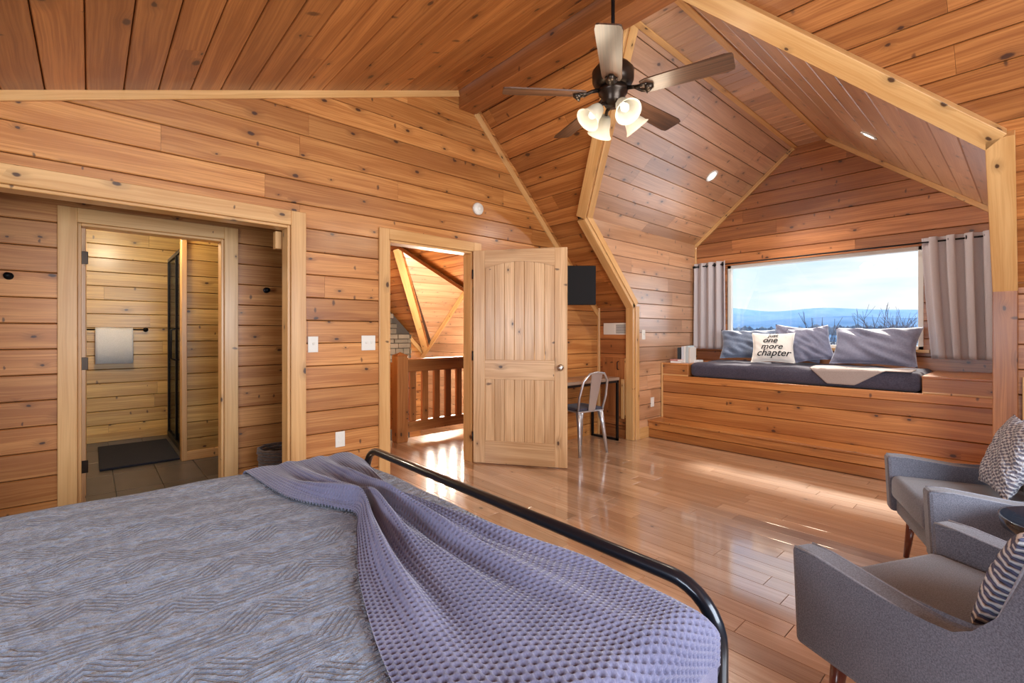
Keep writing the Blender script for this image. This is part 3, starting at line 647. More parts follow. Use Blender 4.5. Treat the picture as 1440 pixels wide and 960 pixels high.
for sgn in (-1, 1):
    kM = Matrix.Translation((DW - .06, sgn * (DT / 2), .92)) @ Matrix.Rotation(R(90) * (1 if sgn < 0 else -1), 4, 'X')
    lathe('door_knob', [(.030, 0), (.030, .006), (.012, .010), (.012, .030), (.026, .040), (.029, .052), (.022, .062), (.0, .064)], M_NICKEL, dl, 20, M=kM)
for z in (.25, 1.02, 1.80): tube('hinge', [(-.006, -DT / 2 - .0, z - .045), (-.006, -DT / 2, z + .045)], .007, M_BLACK, dl, 8)
d2 = thing('door_2', 'pine bathroom door swung inward and seen edge on', 'door', (BX0 + .045, YA + .1, .01), kind='structure')
box('leaf', -.04, -.002, 0, .80, 0, 2.0, W_DOOR, d2, bev=.003, axis=2)
for z in (.28, 1.02, 1.78):
    box('hinge', -.036, .010, -.006, .004, z - .045, z + .045, M_BRONZE, d2, bev=.002)

# ------------------------------------------------------------------ window seat
ws = thing('window_seat', 'built-in pine plank window seat bench with end boxes and low step', 'bench', (0, 0, 0))
XB = 5.29
zj = [.205, .365, .522, .655]
def wplank(x, z0, z1, y0=YR + .005, y1=YL - .005, nm='front_plank'):
    g = .007; q = [(y0, z0), (y1, z0), (y1, z1), (y0, z1)]
    gp = .0022; cl = lambda b: min(max(b, z0 + gp), z1 - gp)
    V = [(x + .018, a, cl(b)) for a, b in q] + [(x + g, a, cl(b)) for a, b in q] + [(x, a, min(max(b, z0 + g), z1 - g)) for a, b in q]
    F = [(s * 4 + (k + 1) % 4, s * 4 + k, s * 4 + 4 + k, s * 4 + 4 + (k + 1) % 4) for s in (0, 1) for k in range(4)] + [(11, 10, 9, 8)]
    ru = rng.uniform(0, 40); return mesh(nm, V, F, W_BENCH, ws, uv=[(p[1] + ru, p[2] + ru) for p in V])
for a, b in zip(zj[:-1], zj[1:]): wplank(XB, a, b)
box('top_rail', XB - .006, XB + .05, YR + .005, YL - .03, .655, .73, W_BENCH, ws, bev=.003)
box('bench_core', XB + .02, XE - .005, YR + .01, YL - .01, .01, .728, M_BACK, ws, bev=0)
box('corner_strip', XB - .012, XB + .0, YL - .028, YL - .004, .205, .88, W_TRIM, ws)
yb0, yb1 = .625, 2.735
def endbox(y0, y1):
    o = box('end_box', XB, XE - .005, y0, y1, .735, .862, W_BENCH, ws, bev=.003, axis=1); box('box_lid', XB - .004, XE - .005, y0 - .002, y1 + .002, .862, .882, W_BENCH, o, bev=.003, axis=1)
    box('base_strip', XB - .006, XB + .0, y0, y1, .73, .748, W_TRIM, o)
endbox(YR + .01, yb0); endbox(yb1, YL - .012)
wplank(4.99, .0, .10, nm='step_plank'); wplank(4.99, .10, .185, nm='step_plank')
box('step_tread', 4.975, XB + .01, YR + .005, YL - .004, .185, .207, W_BENCH, ws, bev=.004, axis=1)
def pillow_geo(wd, ht, th, n=26, seed=0, wr=.006, flange=0.0):
    """cushion in the local x (width) / z (height) plane, front towards -y"""
    r = random.Random(seed); ph = [(r.uniform(3, 9), r.uniform(3, 9), r.uniform(0, 6), r.uniform(.4, 1)) for _ in range(6)]
    V, F, = [], []
    def prof(a, b):
        ea, eb = 1 - abs(a) ** 2.6, 1 - abs(b) ** 2.6
        return max(0, ea) ** .55 * max(0, eb) ** .55
    for side in (-1, 1):
        for i in range(n + 1):
            for j in range(n + 1):
                a, b = -1 + 2 * i / n, -1 + 2 * j / n
                pin = 1 - .10 * (1 - abs(b) ** 1.5) * abs(a) ** 3; pin2 = 1 - .10 * (1 - abs(a) ** 1.5) * abs(b) ** 3
                p = prof(a, b); wv = sum(k * math.sin(fx * a * 2 + fy * b * 2 + q + side) for fx, fy, q, k in ph) * wr * (.25 + p) * .6
                fl_ = flange * 0
                V.append((a * wd / 2 * pin, side * (th / 2 * p) + (wv if p > .01 else 0), b * ht / 2 * pin2))
    m = (n + 1) ** 2; idx = lambda s, i, j: s * m + i * (n + 1) + j
    for i in range(n):
        for j in range(n):
            F.append((idx(0, i, j), idx(0, i + 1, j), idx(0, i + 1, j + 1), idx(0, i, j + 1))); F.append((idx(1, i, j), idx(1, i, j + 1), idx(1, i + 1, j + 1), idx(1, i + 1, j)))
    bnd = [(i, 0) for i in range(n)] + [(n, j) for j in range(n)] + [(i, n) for i in range(n, 0, -1)] + [(0, j) for j in range(n, 0, -1)]
    for k in range(len(bnd)):
        a, b = bnd[k], bnd[(k + 1) % len(bnd)]; F.append((idx(0, *b), idx(0, *a), idx(1, *a), idx(1, *b)))
    return V, F, prof
def pillow(name, wd, ht, th, mat, loc, heading, lean, label, roll=0.0, seed=0, wr=.006, group=None):
    """heading: direction (deg from +X) the front looks at; lean back in deg"""
    V, F, _ = pillow_geo(wd, ht, th, seed=seed, wr=wr)
    o = mesh(name, V, F, mat, smooth=True); auto_uv(o.data)
    o.matrix_world = Matrix.Translation(loc) @ Matrix.Rotation(R(heading + 90), 4, 'Z') @ Matrix.Rotation(R(-lean), 4, 'X') @ Matrix.Rotation(R(roll), 4, 'Y')
    return tag(o, label, 'pillow', group)
# bench mattress: rounded, fitted sheet
def cushion_block(name, x0, x1, y0, y1, z0, z1, mat, label, cat, wr=.006, n=34, m=20, seed=1):
    r = random.Random(seed); V, F = [], []
    ph = [(r.uniform(5, 22), r.uniform(5, 22), r.uniform(0, 6)) for _ in range(7)]
    bm = bmesh.new(); bm_box(bm, x0, x1, y0, y1, z0, z1, .05, 4)
    bmesh.ops.subdivide_edges(bm, edges=[e for e in bm.edges if e.calc_length() > .25], cuts=14, use_grid_fill=True)
    for v in bm.verts:
        c = v.co; k = sum(math.sin(fx * c.x + fy * c.y + q + 9 * c.z) for fx, fy, q in ph) * wr * .4
        if c.z > z0 + .03: v.co += Vector((k if c.x < x0 + .04 else 0, 0, k if c.z > z1 - .03 else 0))
    o = from_bm(name, bm, mat, smooth=True); return tag(o, label, cat)
cushion_block('seat_mattress', XB + .015, XE - .03, yb0 + .008, yb1 - .012, .734, .90, M_SHEET, 'long dark plum mattress on the window seat', 'mattress', wr=.008)
ZT = .90
pillow('pillow', .60, .38, .15, M_PGREY, (5.84, 2.27, ZT + .215), 197, 24, 'blue-grey pillow at the book end of the window seat', seed=1, wr=.013)
pillow('pillow', .50, .40, .10, M_PLAV, (6.03, 1.80, ZT + .23), 186, 9, 'grey pillow half hidden behind the lettered cushion', seed=2, wr=.012, roll=6)
pillow('pillow', .40, .40, .11, M_PLAV, (5.90, 1.63, ZT + .225), 200, 18, 'lavender grey pillow between lettered cushion and big pillow', seed=3, wr=.012, roll=-8)
pillow('pillow', .74, .42, .17, M_PLAV, (5.86, 1.06, ZT + .215), 172, 24, 'large grey-lavender pillow beside the curtain and throw', seed=4, wr=.014)
# lettered cushion
cw, chh, cth = .43, .36, .13
lp = pillow('lettered_cushion', cw, chh, cth, M_PWHITE, (5.66, 1.93, ZT + .185), 198, 22, 'cream cushion lettered in black script leaning on grey pillows', seed=5, wr=.003)
def lettering(parent, lines):
    V_, F_, prof = pillow_geo(cw, chh, cth, seed=5, wr=.0)
    for txt, x, z, size in lines:
        cu = bpy.data.curves.new('lettering', 'FONT'); cu.body = txt; cu.size = size; cu.shear = .35; cu.align_x = 'CENTER'; cu.resolution_u = 3; cu.offset = .0012
        o = bpy.data.objects.new('tmp', cu); COL.objects.link(o)
        dg = bpy.context.evaluated_depsgraph_get(); me = bpy.data.meshes.new_from_object(o.evaluated_get(dg)); bpy.data.objects.remove(o)
        bm = bmesh.new(); bm.from_mesh(me); bmesh.ops.triangulate(bm, faces=bm.faces)
        bmesh.ops.subdivide_edges(bm, edges=[e for e in bm.edges if e.calc_length() > .02], cuts=2)
        for v in bm.verts:
            a, b = v.co.x + x, v.co.y + z; p = prof(max(-1, min(1, a / (cw / 2))), max(-1, min(1, b / (chh / 2))))
            v.co = Vector((a, -cth / 2 * p - .0085, b))
        me2 = bpy.data.meshes.new('lettering'); bm.to_mesh(me2); bm.free(); me2.materials.append(M_INK); bpy.data.meshes.remove(me)
        link(bpy.data.objects.new('lettering', me2), parent)
lettering(lp, [('just', .0, .102, .066), ('one', -.03, .036, .092), ('more', -.015, -.038, .095), ('chapter', .0, -.115, .105)])
# throw on the seat
def seat_throw():
    V, F, n, m = [], [], 40, 30; xf = XB + .006
    for i in range(n + 1):
        a = i / n; y = 1.47 - .77 * a
        hang = .145 * max(0, min(1, (1.47 - y) / .15, (y - .88) / .22)); top = .30 if y > .9 else .30 * max(.25, (y - .66) / .24)
        L = top + hang
        for j in range(m + 1):
            d = L * j / m
            if d < top: x, z = xf + .30 - d + .0, ZT + .012 + .005 * math.sin(9 * a + 14 * d)
            else: x, z = xf - .004 - .008 * math.sin(6 * a), ZT + .008 - (d - top)
            if d < top and xf + .30 - d < xf + .03: z -= .006
            V.append((x, y, z))
    for i in range(n):
        for j in range(m): F.append((i * (m + 1) + j, (i + 1) * (m + 1) + j, (i + 1) * (m + 1) + j + 1, i * (m + 1) + j + 1))
    o = mesh('seat_throw', V, F, M_THROW2, smooth=True); md = o.modifiers.new('thick', 'SOLIDIFY'); md.thickness = .006; md.offset = 0
    return tag(o, 'taupe throw folded over the front of the seat mattress', 'blanket')
seat_throw()
# books on the left end box
bz = .883
def book(x, y, z, wd, dp, ht, col, label, rz=0.0, flat=False):
    o = thing('book', label, 'book', (x, y, z), rz, 'books on the window seat')
    m = plain('cover_%d' % len(MATS), col, .5)
    if flat: box('cover', -wd / 2, wd / 2, -dp / 2, dp / 2, 0, ht, m, o, bev=.002); box('pages', -wd / 2 + .004, wd / 2 - .004, -dp / 2 - .001, dp / 2 - .006, .004, ht - .004, M_PWHITE, o, bev=0)
    else: box('cover', -dp / 2, dp / 2, -wd / 2, wd / 2, 0, ht, m, o, bev=.002); box('pages', -dp / 2 + .006, dp / 2 + .001, -wd / 2 + .003, wd / 2 - .003, .004, ht - .003, M_PWHITE, o, bev=0)
    return o
yy = 2.905
for i, (wd, ht, col, lab) in enumerate(((.03, .20, (.62, .68, .74), 'pale blue upright book next to the dark one'), (.024, .205, (.80, .80, .78), 'thin white upright book'), (.034, .21, (.50, .58, .60), 'thick grey-green upright book'),
                                        (.022, .19, (.72, .66, .60), 'thin beige upright book at the end of the row'))):
    yy -= wd / 2; book(5.52, yy, bz, wd, .15, ht, col, lab); yy -= wd / 2 + .002
book(5.53, 2.945, bz + .0, .045, .14, .185, (.03, .04, .045), 'dark covered book standing at the head of the row')
book(5.40, 2.93, bz, .17, .12, .022, (.76, .76, .74), 'white book lying flat before the row', R(10), True); book(5.41, 2.935, bz + .023, .15, .11, .018, (.55, .25, .22), 'small reddish book lying on the white one', R(-8), True)
book(5.62, 2.775, bz, .14, .07, .03, (.74, .76, .78), 'pale book lying flat behind the row', R(5), True)
# curtains and rod
rod = thing('curtain_rod', 'thin black curtain rod above the picture window', 'rod', (6.10, 0, 2.14)); tube('rod_bar', [(0, YR + .03, 0), (0, YL - .02, 0)], .008, M_BLACK, rod)
for y in (YR + .025, YL - .025): tube('rod_end', [(0, y - .015, 0), (0, y + .015, 0)], .018, M_BLACK, rod)
def curtain(y0t, y1t, y0b, y1b, zt, zb, folds, label, seed):
    r = random.Random(seed); n, m = folds * 14, 24; V, F, UVs = [], [], []
    ph = r.uniform(0, 6)
    for j in range(m + 1):
        b = j / m; z = zt + (zb - zt) * b; ya, yb_ = y0t + (y0b - y0t) * b ** 1.3, y1t + (y1b - y1t) * b ** 1.3
        for i in range(n + 1):
            a = i / n; s = math.sin(2 * math.pi * folds * a + ph + .5 * math.sin(5 * a + b)); x = 6.098 - .034 * s * (1 + .25 * math.sin(3 * a + 2)) - .012 * b
            V.append((x, ya + (yb_ - ya) * a + .012 * math.cos(2 * math.pi * folds * a * 2) , z))
    for j in range(m):
        for i in range(n): F.append((j * (n + 1) + i, j * (n + 1) + i + 1, (j + 1) * (n + 1) + i + 1, (j + 1) * (n + 1) + i))
    o = mesh('curtain', V, F, M_CURT, smooth=True); md = o.modifiers.new('thick', 'SOLIDIFY'); md.thickness = .003
    tag(o, label, 'curtain')
    for k in range(folds):
        y = y0t + (y1t - y0t) * (k + .5) / folds
        V2, F2 = tube_geo([(6.10 + .022 * math.cos(t), y, zt - .04 + .022 * math.sin(t)) for t in [2 * math.pi * q / 14 for q in range(15)]], .005, 6, False); mesh('grommet', V2, F2, M_BLACK, o, True)
    return o
curtain(2.63, 3.05, 2.62, 3.05, 2.185, 1.04, 4, 'greyish linen curtain hanging beside the books', 1)
curtain(.22, .715, .21, .64, 2.185, 1.00, 4, 'beige linen curtain hanging beside the heavy post', 2)
# recessed lights
def can(p, nrm, label):
    M = Matrix.Translation(p) @ Vector(nrm).to_track_quat('Z', 'Y').to_matrix().to_4x4(); t = thing('recessed_light', label, 'light', (0, 0, 0), group='recessed lights in the dormer ceiling'); t.matrix_world = M
    lathe('ring', [(.075, .0), (.075, .006), (.055, .008), (.052, -.0)], M_WHITE, t, 24); lathe('lens', [(.0, .002), (.054, .002)], M_CAN, t, 20)
    l = light('can_lamp', 'SPOT', M @ Vector((0, 0, .03)), 68, (1, .94, .87), target=M @ Vector((0, 0, 1)), spot_size=R(120), spot_blend=.6, shadow_soft_size=.05); return t
can((5.196, 2.406, 3.016), (0, -.638, -.770), 'lit round downlight in the bluish dormer slope'); can((5.047, .947, 2.972), (0, .63, -.777), 'lit round downlight in the dormer slope nearer the heavy post')

# ------------------------------------------------------------------ ceiling fan
HX, HY = 2.323, 1.675; ZB = 2.675
fan = thing('ceiling_fan', 'bronze five-blade ceiling fan with four frosted bell lights', 'ceiling fan', (HX, HY, ZB))
ztop = zc(HX) - ZB
tube('downrod', [(0, 0, .18), (0, 0, ztop - .05)], .011, M_BLACK, fan, 12); lathe('canopy', [(.014, ztop - .13), (.05, ztop - .11), (.07, ztop - .05), (.072, ztop + .03)], M_BRONZE, fan)
lathe('motor_housing', [(.0, .03), (.06, .03), (.105, .045), (.122, .08), (.124, .135), (.10, .165), (.045, .185), (.03, .22), (.0, .225)], M_BRONZE, fan, 36)
lathe('switch_housing', [(.0, -.075), (.045, -.07), (.062, -.04), (.066, -.01), (.085, .005), (.09, .03), (.0, .03)], M_BRONZE, fan, 28)
a0 = R(-146)
bp = [(.17, -.045), (.20, -.056), (.62, -.068), (.655, -.060), (.66, -.045), (.66, .045), (.655, .060), (.62, .068), (.20, .056), (.17, .045)]
for i in range(5):
    an = a0 + i * R(72)
    br = thing('tmp', '', ''); bpy.data.objects.remove(br)
    M = Matrix.Rotation(an, 4, 'Z') @ Matrix.Translation((0, 0, .0)) @ Matrix.Rotation(R(-12), 4, 'X')
    bl = prism('blade', bp, (0, 0, -.004), (1, 0, 0), (0, 1, 0), (0, 0, 1), .008, W_BLADE, fan, axis=0); bl.matrix_local = M
    V, F = tube_geo([(.09, 0, .02), (.13, 0, .012), (.17, .022, -.008), (.21, .028, -.010)], [.012, .011, .009, .008], 8); tube_geo([(.13, 0, .012), (.17, -.022, -.008), (.21, -.028, -.010)], [.010, .009, .008], 8, True, V, F)
    V2, F2 = tube_geo([(.20, 0, -.013), (.24, 0, -.011)], [.034, .012], 10, True, V, F)
    mesh('blade_bracket', V, F, M_BRONZE, bl, True)
for i in range(4):
    an = R(-24) + i * R(90); d = Vector((math.cos(an), math.sin(an), 0))
    tube('lamp_arm', [d * .03 + Vector((0, 0, -.06)), d * .07 + Vector((0, 0, -.065)), d * .085 + Vector((0, 0, -.09))], .011, M_BRONZE, fan, 8)
    ax = (d * .75 + Vector((0, 0, -.83))).normalized(); M = Matrix.Translation(d * .085 + Vector((0, 0, -.085))) @ ax.to_track_quat('Z', 'Y').to_matrix().to_4x4()
    sh = lathe('lamp_shade', [(.022, .0), (.034, .012), (.044, .04), (.050, .075), (.066, .112), (.078, .125)], M_SHADE, fan, 24, M=M); sh.modifiers.new('thick', 'SOLIDIFY').thickness = .003
    F_ = [f for f in sh.data.polygons]
    bm = bmesh.new(); bm.from_mesh(sh.data); bmesh.ops.delete(bm, geom=[f for f in bm.faces if len(f.verts) > 4], context='FACES_ONLY'); bm.to_mesh(sh.data); bm.free()
    lathe('bulb', [(.0, .10), (.018, .092), (.026, .07), (.018, .04), (.010, .01)], M_BULB, sh, 14, M=M)
    light('fan_lamp', 'POINT', fan.location + (M @ Vector((0, 0, .27))), 4.5, (1, .84, .62), shadow_soft_size=.09)

# ------------------------------------------------------------------ bed
XF, YB0, YB1, ZM = 1.06, .50, 2.475, .60
def wrap(x, y, off=0.0, r=.05):
    """flat cloth coordinate -> draped over the mattress (foot edge, near side, far side)"""
    z = ZM + off; ox, oy = x, y
    def edge(dd):
        if dd <= 0: return dd, 0
        t = min(dd / r, math.pi / 2); return r * math.sin(t), r * (1 - math.cos(t)) + max(0, dd - r * math.pi / 2)
    ex, zx = edge(x - (XF - r)); ey0, zy0 = edge((YB0 + r) - y); ey1, zy1 = edge(y - (YB1 - r))
    if x > XF - r: ox = XF - r + ex + off * min(1, zx / r)
    if y < YB0 + r: oy = YB0 + r - ey0 - off * min(1, zy0 / r)
    if y > YB1 - r: oy = YB1 - r + ey1 + off * min(1, zy1 / r)
    return Vector((ox, oy, z - (max(zx, zy0, zy1) if min(zx, max(zy0, zy1)) < .0001 else math.hypot(zx, max(zy0, zy1)))))
bd = thing('bed', 'king bed with black tubular metal footboard', 'bed', (0, 1.49, 0))
FX = 1.155; y0, y1, zr, rr = .515 - 1.49, 2.50 - 1.49, .605, .13
pts = [(FX, y0, .0), (FX, y0, zr - rr)] + [(FX, y0 + rr - rr * math.cos(t), zr - rr + rr * math.sin(t)) for t in [R(90) * k / 8 for k in range(1, 9)]] + [(FX, y1 - rr + rr * math.sin(t), zr - rr + rr * math.cos(t)) for t in [R(90) * k / 8 for k in range(0, 9)]] + [(FX, y1, 0)]
tube('footboard_tube', pts, .020, M_BEDM, bd, 16)
tube('footboard_rail', [(FX, y0, .22), (FX, y1, .22)], .013, M_BEDM, bd, 12)
tube('side_rail', [(FX, y0 + .05, .22), (-1.05, y0 + .05, .22)], .018, M_BEDM, bd, 10); tube('side_rail', [(FX, y1 - .05, .22), (-1.05, y1 - .05, .22)], .018, M_BEDM, bd, 10)
for y in (y0 + .05, y1 - .05): tube('leg', [(-1.05, y, 0), (-1.05, y, .3)], .018, M_BEDM, bd, 10)
tag(box('mattress', -1.0, XF - .02, YB0 + .02, YB1 - .02, .245, ZM - .012, M_PWHITE, bev=.05, seg=3), 'thick mattress hidden under the grey quilt', 'mattress')
def quilt():
    xs = [-1.0 + i * (XF + .30 + 1.0) / 150 for i in range(151)]; ys = [YB0 - .30 + j * (YB1 - YB0 + .60) / 170 for j in range(171)]
    r = random.Random(2); ph = [(r.uniform(2, 16), r.uniform(2, 16), r.uniform(0, 6), r.uniform(.3, 1)) for _ in range(12)]
    V, UVs, F = [], [], []
    for x in xs:
        for y in ys:
            k = sum(a * math.sin(fx * x + fy * y + q) for fx, fy, q, a in ph) * .0016
            V.append(wrap(x, y, k)); UVs.append((x, y))
    m = len(ys)
    for i in range(len(xs) - 1):
        for j in range(m - 1): F.append((i * m + j, (i + 1) * m + j, (i + 1) * m + j + 1, i * m + j + 1))
    o = mesh('quilt', V, F, M_QUILT, smooth=True, uv=UVs); tag(o, 'grey stitched zigzag quilt spread over the bed', 'quilt')
quilt()
def blanket():
    Lp = [(.52, 2.80), (.53, 2.47), (.567, 1.963), (.655, 1.72), (.695, 1.60), (.625, 1.43), (.525, 1.19), (.46, .99), (.42, .836), (.40, .72), (.385, .50), (.375, .20)]
    Rp = [(1.08, 2.80), (1.065, 2.47), (.98, 2.05), (.885, 1.72), (.86, 1.56), (.915, 1.36), (.975, 1.12), (1.05, .90), (1.13, .72), (1.15, .60), (1.17, .50), (1.18, .20)]
    def samp(P, t):
        # Catmull-Rom on an even parameter
        n = len(P) - 1; f = t * n; i = min(int(f), n - 1); u = f - i
        p0, p1, p2, p3 = (Vector(P[max(i - 1, 0)]), Vector(P[i]), Vector(P[i + 1]), Vector(P[min(i + 2, n)]))
        return .5 * ((2 * p1) + (p2 - p0) * u + (2 * p0 - 5 * p1 + 4 * p2 - p3) * u * u + (3 * p1 - p0 - 3 * p2 + p3) * u ** 3)
    # arc-length parameter along the middle line
    K = 400; mid = [(samp(Lp, k / K) + samp(Rp, k / K)) / 2 for k in range(K + 1)]; s = [0]
    for k in range(K): s.append(s[-1] + (mid[k + 1] - mid[k]).length)
    tot = s[-1]; CW_ = .80; pw, pl = .0185, .0175; sub = 4
    nl, nw = int(tot / pl) * sub, int(CW_ / pw) * sub
    V, F, UVs = [], [], []; k = 0
    r = random.Random(12); fr = [(r.uniform(0, 6), r.uniform(.6, 1.0)) for _ in range(4)]
    for i in range(nl + 1):
        d = tot * i / nl
        while k < K - 1 and s[k + 1] < d: k += 1
        t = (k + (d - s[k]) / max(1e-6, s[k + 1] - s[k])) / K
        a, b = samp(Lp, t), samp(Rp, t); wdt = (b - a).length
        squeeze = max(0, 1 - wdt / CW_); ym = (a.y + b.y) / 2; A = (.008 + .105 * squeeze ** 1.3) * (1 - .72 * max(0, min(1, (ym - 1.95) / .4))) + .016 * max(0, 1 - abs(ym - 1.22) / .42)
        hem = (i > nl - 22 * sub // 2)
        for j in range(nw + 1):
            c = j / nw
            fold = (.5 + .5 * math.cos(2 * math.pi * (4.0 * c + .10 * math.sin(3 * t * 6)) + fr[0][0])) ** 1.4 * .75 + (.5 + .5 * math.cos(2 * math.pi * (6.7 * c) + fr[1][0] + 2 * t)) * .35
            lat = .30 * squeeze * math.sin(2 * math.pi * 4.0 * c + fr[0][0]) / 10
            p = a + (b - a) * min(1, max(0, c + lat * .5))
            h = .006 + A * fold * min(1, 6 * c + .15) * min(1, 6 * (1 - c) + .15)
            if not hem:
                wu, wv = math.sin(math.pi * j / sub) ** 2, math.sin(math.pi * i / sub + (math.pi / 2 if (j // sub) % 2 else 0)) ** 2
                h += .0130 * (1 - wu * wv * 1.0) - .005
            else: h += .003
            V.append(wrap(p.x, p.y, h)); UVs.append((c * CW_, d))
    m = nw + 1
    for i in range(nl):
        for j in range(nw): F.append((i * m + j, i * m + j + 1, (i + 1) * m + j + 1, (i + 1) * m + j))
    o = mesh('throw_blanket', V, F, M_KNIT, smooth=True, uv=UVs); tag(o, 'lavender waffle-knit throw gathered across the foot of the bed', 'blanket')
blanket()

# ------------------------------------------------------------------ armchairs
def armchair(loc, heading, label):
    """local +y is the way the chair faces, origin on the floor under its centre"""
    t = thing('armchair', label, 'armchair', loc, R(heading - 90), 'grey tweed armchairs')
    hw, at = .365, .085
    side = [(.37, .255), (.385, .56), (.30, .560), (.10, .538), (-.01, .524), (-.065, .53), (-.11, .56), (-.145, .63), (-.20, .80), (-.29, .80), (-.25, .255)]
    for s in (-1, 1):
        x0 = s * hw if s < 0 else hw - at
        prism('arm', side, (x0, 0, 0), (0, 1, 0), (0, 0, 1), (1, 0, 0), at, M_TWEED, t, bev=.016)
        for xx in (x0 + .006, x0 + at - .006):
            V, F = tube_geo([(xx, a, b) for a, b in [(a + (-.012 if i == 0 else 0), b - .001) for i, (a, b) in enumerate(side[1:9])]], .0042, 6); mesh('piping', V, F, M_PIPE, t.children[-1], True)
    bk = [(-.07, .40), (-.125, .44), (-.165, .60), (-.215, .82), (-.305, .82), (-.245, .30), (-.09, .30)]
    prism('backrest', bk, (-hw + at - .004, 0, 0), (0, 1, 0), (0, 0, 1), (1, 0, 0), 2 * (hw - at) + .008, M_TWEED, t, bev=.014)
    bm = bmesh.new(); bm_box(bm, -hw + at + .003, hw - at - .003, -.17, .375, .335, .465, .035, 3); from_bm('seat_cushion', bm, M_TWEED, t, True)
    box('seat_base', -hw + at - .01, hw - at + .01, -.22, .345, .245, .345, M_TWEED, t, bev=.015, seg=2)
    for sx, sy in ((-1, 1), (1, 1), (-1, -1), (1, -1)):
        tube('leg', [(sx * (hw - .07), sy * .22 + .05, .256), (sx * (hw - .055), sy * .245 + .05, 0)], [.024, .013], M_LEG, t, 14)
    return t
def chair_at(corner, heading, hw=.365, fy=.385):
    # corner = outer front corner of the sitter's left arm
    h = R(heading); f = Vector((math.cos(h), math.sin(h))); l = Vector((-f.y, f.x)); c = Vector(corner) - l * hw - f * fy; return (c.x, c.y, 0)
A_1 = chair_at((1.70, .526), 64.5); A_2 = chair_at((2.72, .302), 111.6)
armchair(A_1, 64.5, 'grey tweed armchair with blue striped cushion, beside the bed foot')
armchair(A_2, 111.6, 'grey tweed armchair with woven knit cushion, near the window seat')
def stripe_mat():
    m, t = newmat('striped_cushion'); N = NT(t); sp = N.n('ShaderNodeSeparateXYZ', {0: N.n('ShaderNodeTexCoord').outputs['Object']})
    n = N.noise(N.n('ShaderNodeTexCoord').outputs['Object'], 30, 2)
    sN_ = N.m('SINE', N.m('ADD', N.m('MULTIPLY', sp.outputs[2], 330.0), N.m('MULTIPLY', n, 4.0)))
    N.out(N.principled(base=N.mix(N.step(sN_, -.3, .3), (.10, .11, .20, 1), (.66, .66, .70, 1)), rough=.9, normal=N.n('ShaderNodeBump', {'Strength': .8, 'Distance': .006, 'Height': sN_}).outputs[0])); return m
M_STRIPE = stripe_mat()
def weave_mat():
    m, t = newmat('woven_cushion'); N = NT(t); sp = N.n('ShaderNodeSeparateXYZ', {0: N.n('ShaderNodeTexCoord').outputs['Object']})
    n = N.noise(N.n('ShaderNodeTexCoord').outputs['Object'], 40, 2)
    a = N.m('SINE', N.m('ADD', N.m('MULTIPLY', sp.outputs[2], 300.0), N.m('MULTIPLY', n, 7.0))); b = N.m('SINE', N.m('ADD', N.m('MULTIPLY', sp.outputs[0], 190.0), N.m('MULTIPLY', n, 7.0)))
    h = N.m('MULTIPLY', a, b)
    N.out(N.principled(base=N.mix(N.step(h, -.35, .35), (.16, .16, .22, 1), (.62, .63, .68, 1)), rough=.9, normal=N.n('ShaderNodeBump', {'Strength': .8, 'Distance': .006, 'Height': h}).outputs[0])); return m
M_WEAVE = weave_mat()
def rel(base, heading, x, y, z):
    h = R(heading); f = Vector((math.cos(h), math.sin(h))); r_ = Vector((f.y, -f.x)); p = Vector(base[:2]) + r_ * x + f * y; return (p.x, p.y, z)
pillow('striped_cushion', .40, .29, .11, M_STRIPE, rel(A_1, 64.5, .03, -.035, .615), 64.5, 20, 'navy and white striped cushion in the armchair nearer the bed', seed=8, wr=.005)
pillow('woven_cushion', .40, .38, .11, M_WEAVE, rel(A_2, 111.6, .06, -.035, .66), 111.6 - 6, 20, 'grey and white woven cushion in the armchair by the window seat', seed=9, wr=.005)
# tray table
tt = thing('tray_table', 'black oval tray table between the armchairs', 'table', (2.63, -.13, 0))
lathe('tray', [(.0, .50), (.19, .50), (.21, .515), (.218, .555), (.211, .556), (.204, .522), (.0, .512)], plain('tray_black', (.015, .022, .035), .2, .3, coat=.6), tt, 40)
tube('stem', [(0, 0, .02), (0, 0, .50)], .014, M_BLACK, tt, 12); lathe('base', [(.0, .0), (.15, .0), (.15, .012), (.02, .025), (.0, .025)], M_BLACK, tt, 32)

# ------------------------------------------------------------------ desk corner
dk = thing('desk', 'narrow desk with wood top on a thin black metal frame', 'desk', (4.0, 3.40, 0))
box('desk_top', -.62, .58, -.19, .20, .70, .735, W_DESK, dk, bev=.003, axis=0)
def sq(name, pts, s=.0125):
    bm = bmesh.new()
    for a, b in zip(pts[:-1], pts[1:]):
        lo = [min(a[i], b[i]) - s for i in range(3)]; hi = [max(a[i], b[i]) + s for i in range(3)]; bm_box(bm, lo[0], hi[0], lo[1], hi[1], lo[2], hi[2], 0)
    return from_bm(name, bm, M_BLACK, dk)
for x in (.555, -.60): sq('leg_frame', [(x, -.175, .6875), (x, -.175, .0125), (x, .185, .0125), (x, .185, .6875), (x, -.175, .6875)])
sq('frame_rail', [(-.60, -.175, .6875), (.555, -.175, .6875)]); sq('frame_rail', [(-.60, .185, .6875), (.555, .185, .6875)])
sl_ = thing('salt_lamp', 'glowing orange salt crystal lamp on the desk', 'lamp', (3.66, 3.46, .735))
lathe('salt_base', [(.0, 0), (.06, 0), (.06, .018), (.0, .018)], W_DESK, sl_, 20)
bm = bmesh.new(); bmesh.ops.create_icosphere(bm, subdivisions=2, radius=1)
for v in bm.verts: k = rng.uniform(.88, 1.1); v.co = Vector((v.co.x * .062 * k, v.co.y * .06 * k, .115 + v.co.z * .10 * k))
from_bm('salt_crystal', bm, M_SALT, sl_)
light('salt_glow', 'POINT', (3.66, 3.30, 1.0), 1.5, (1, .5, .2), shadow_soft_size=.06)
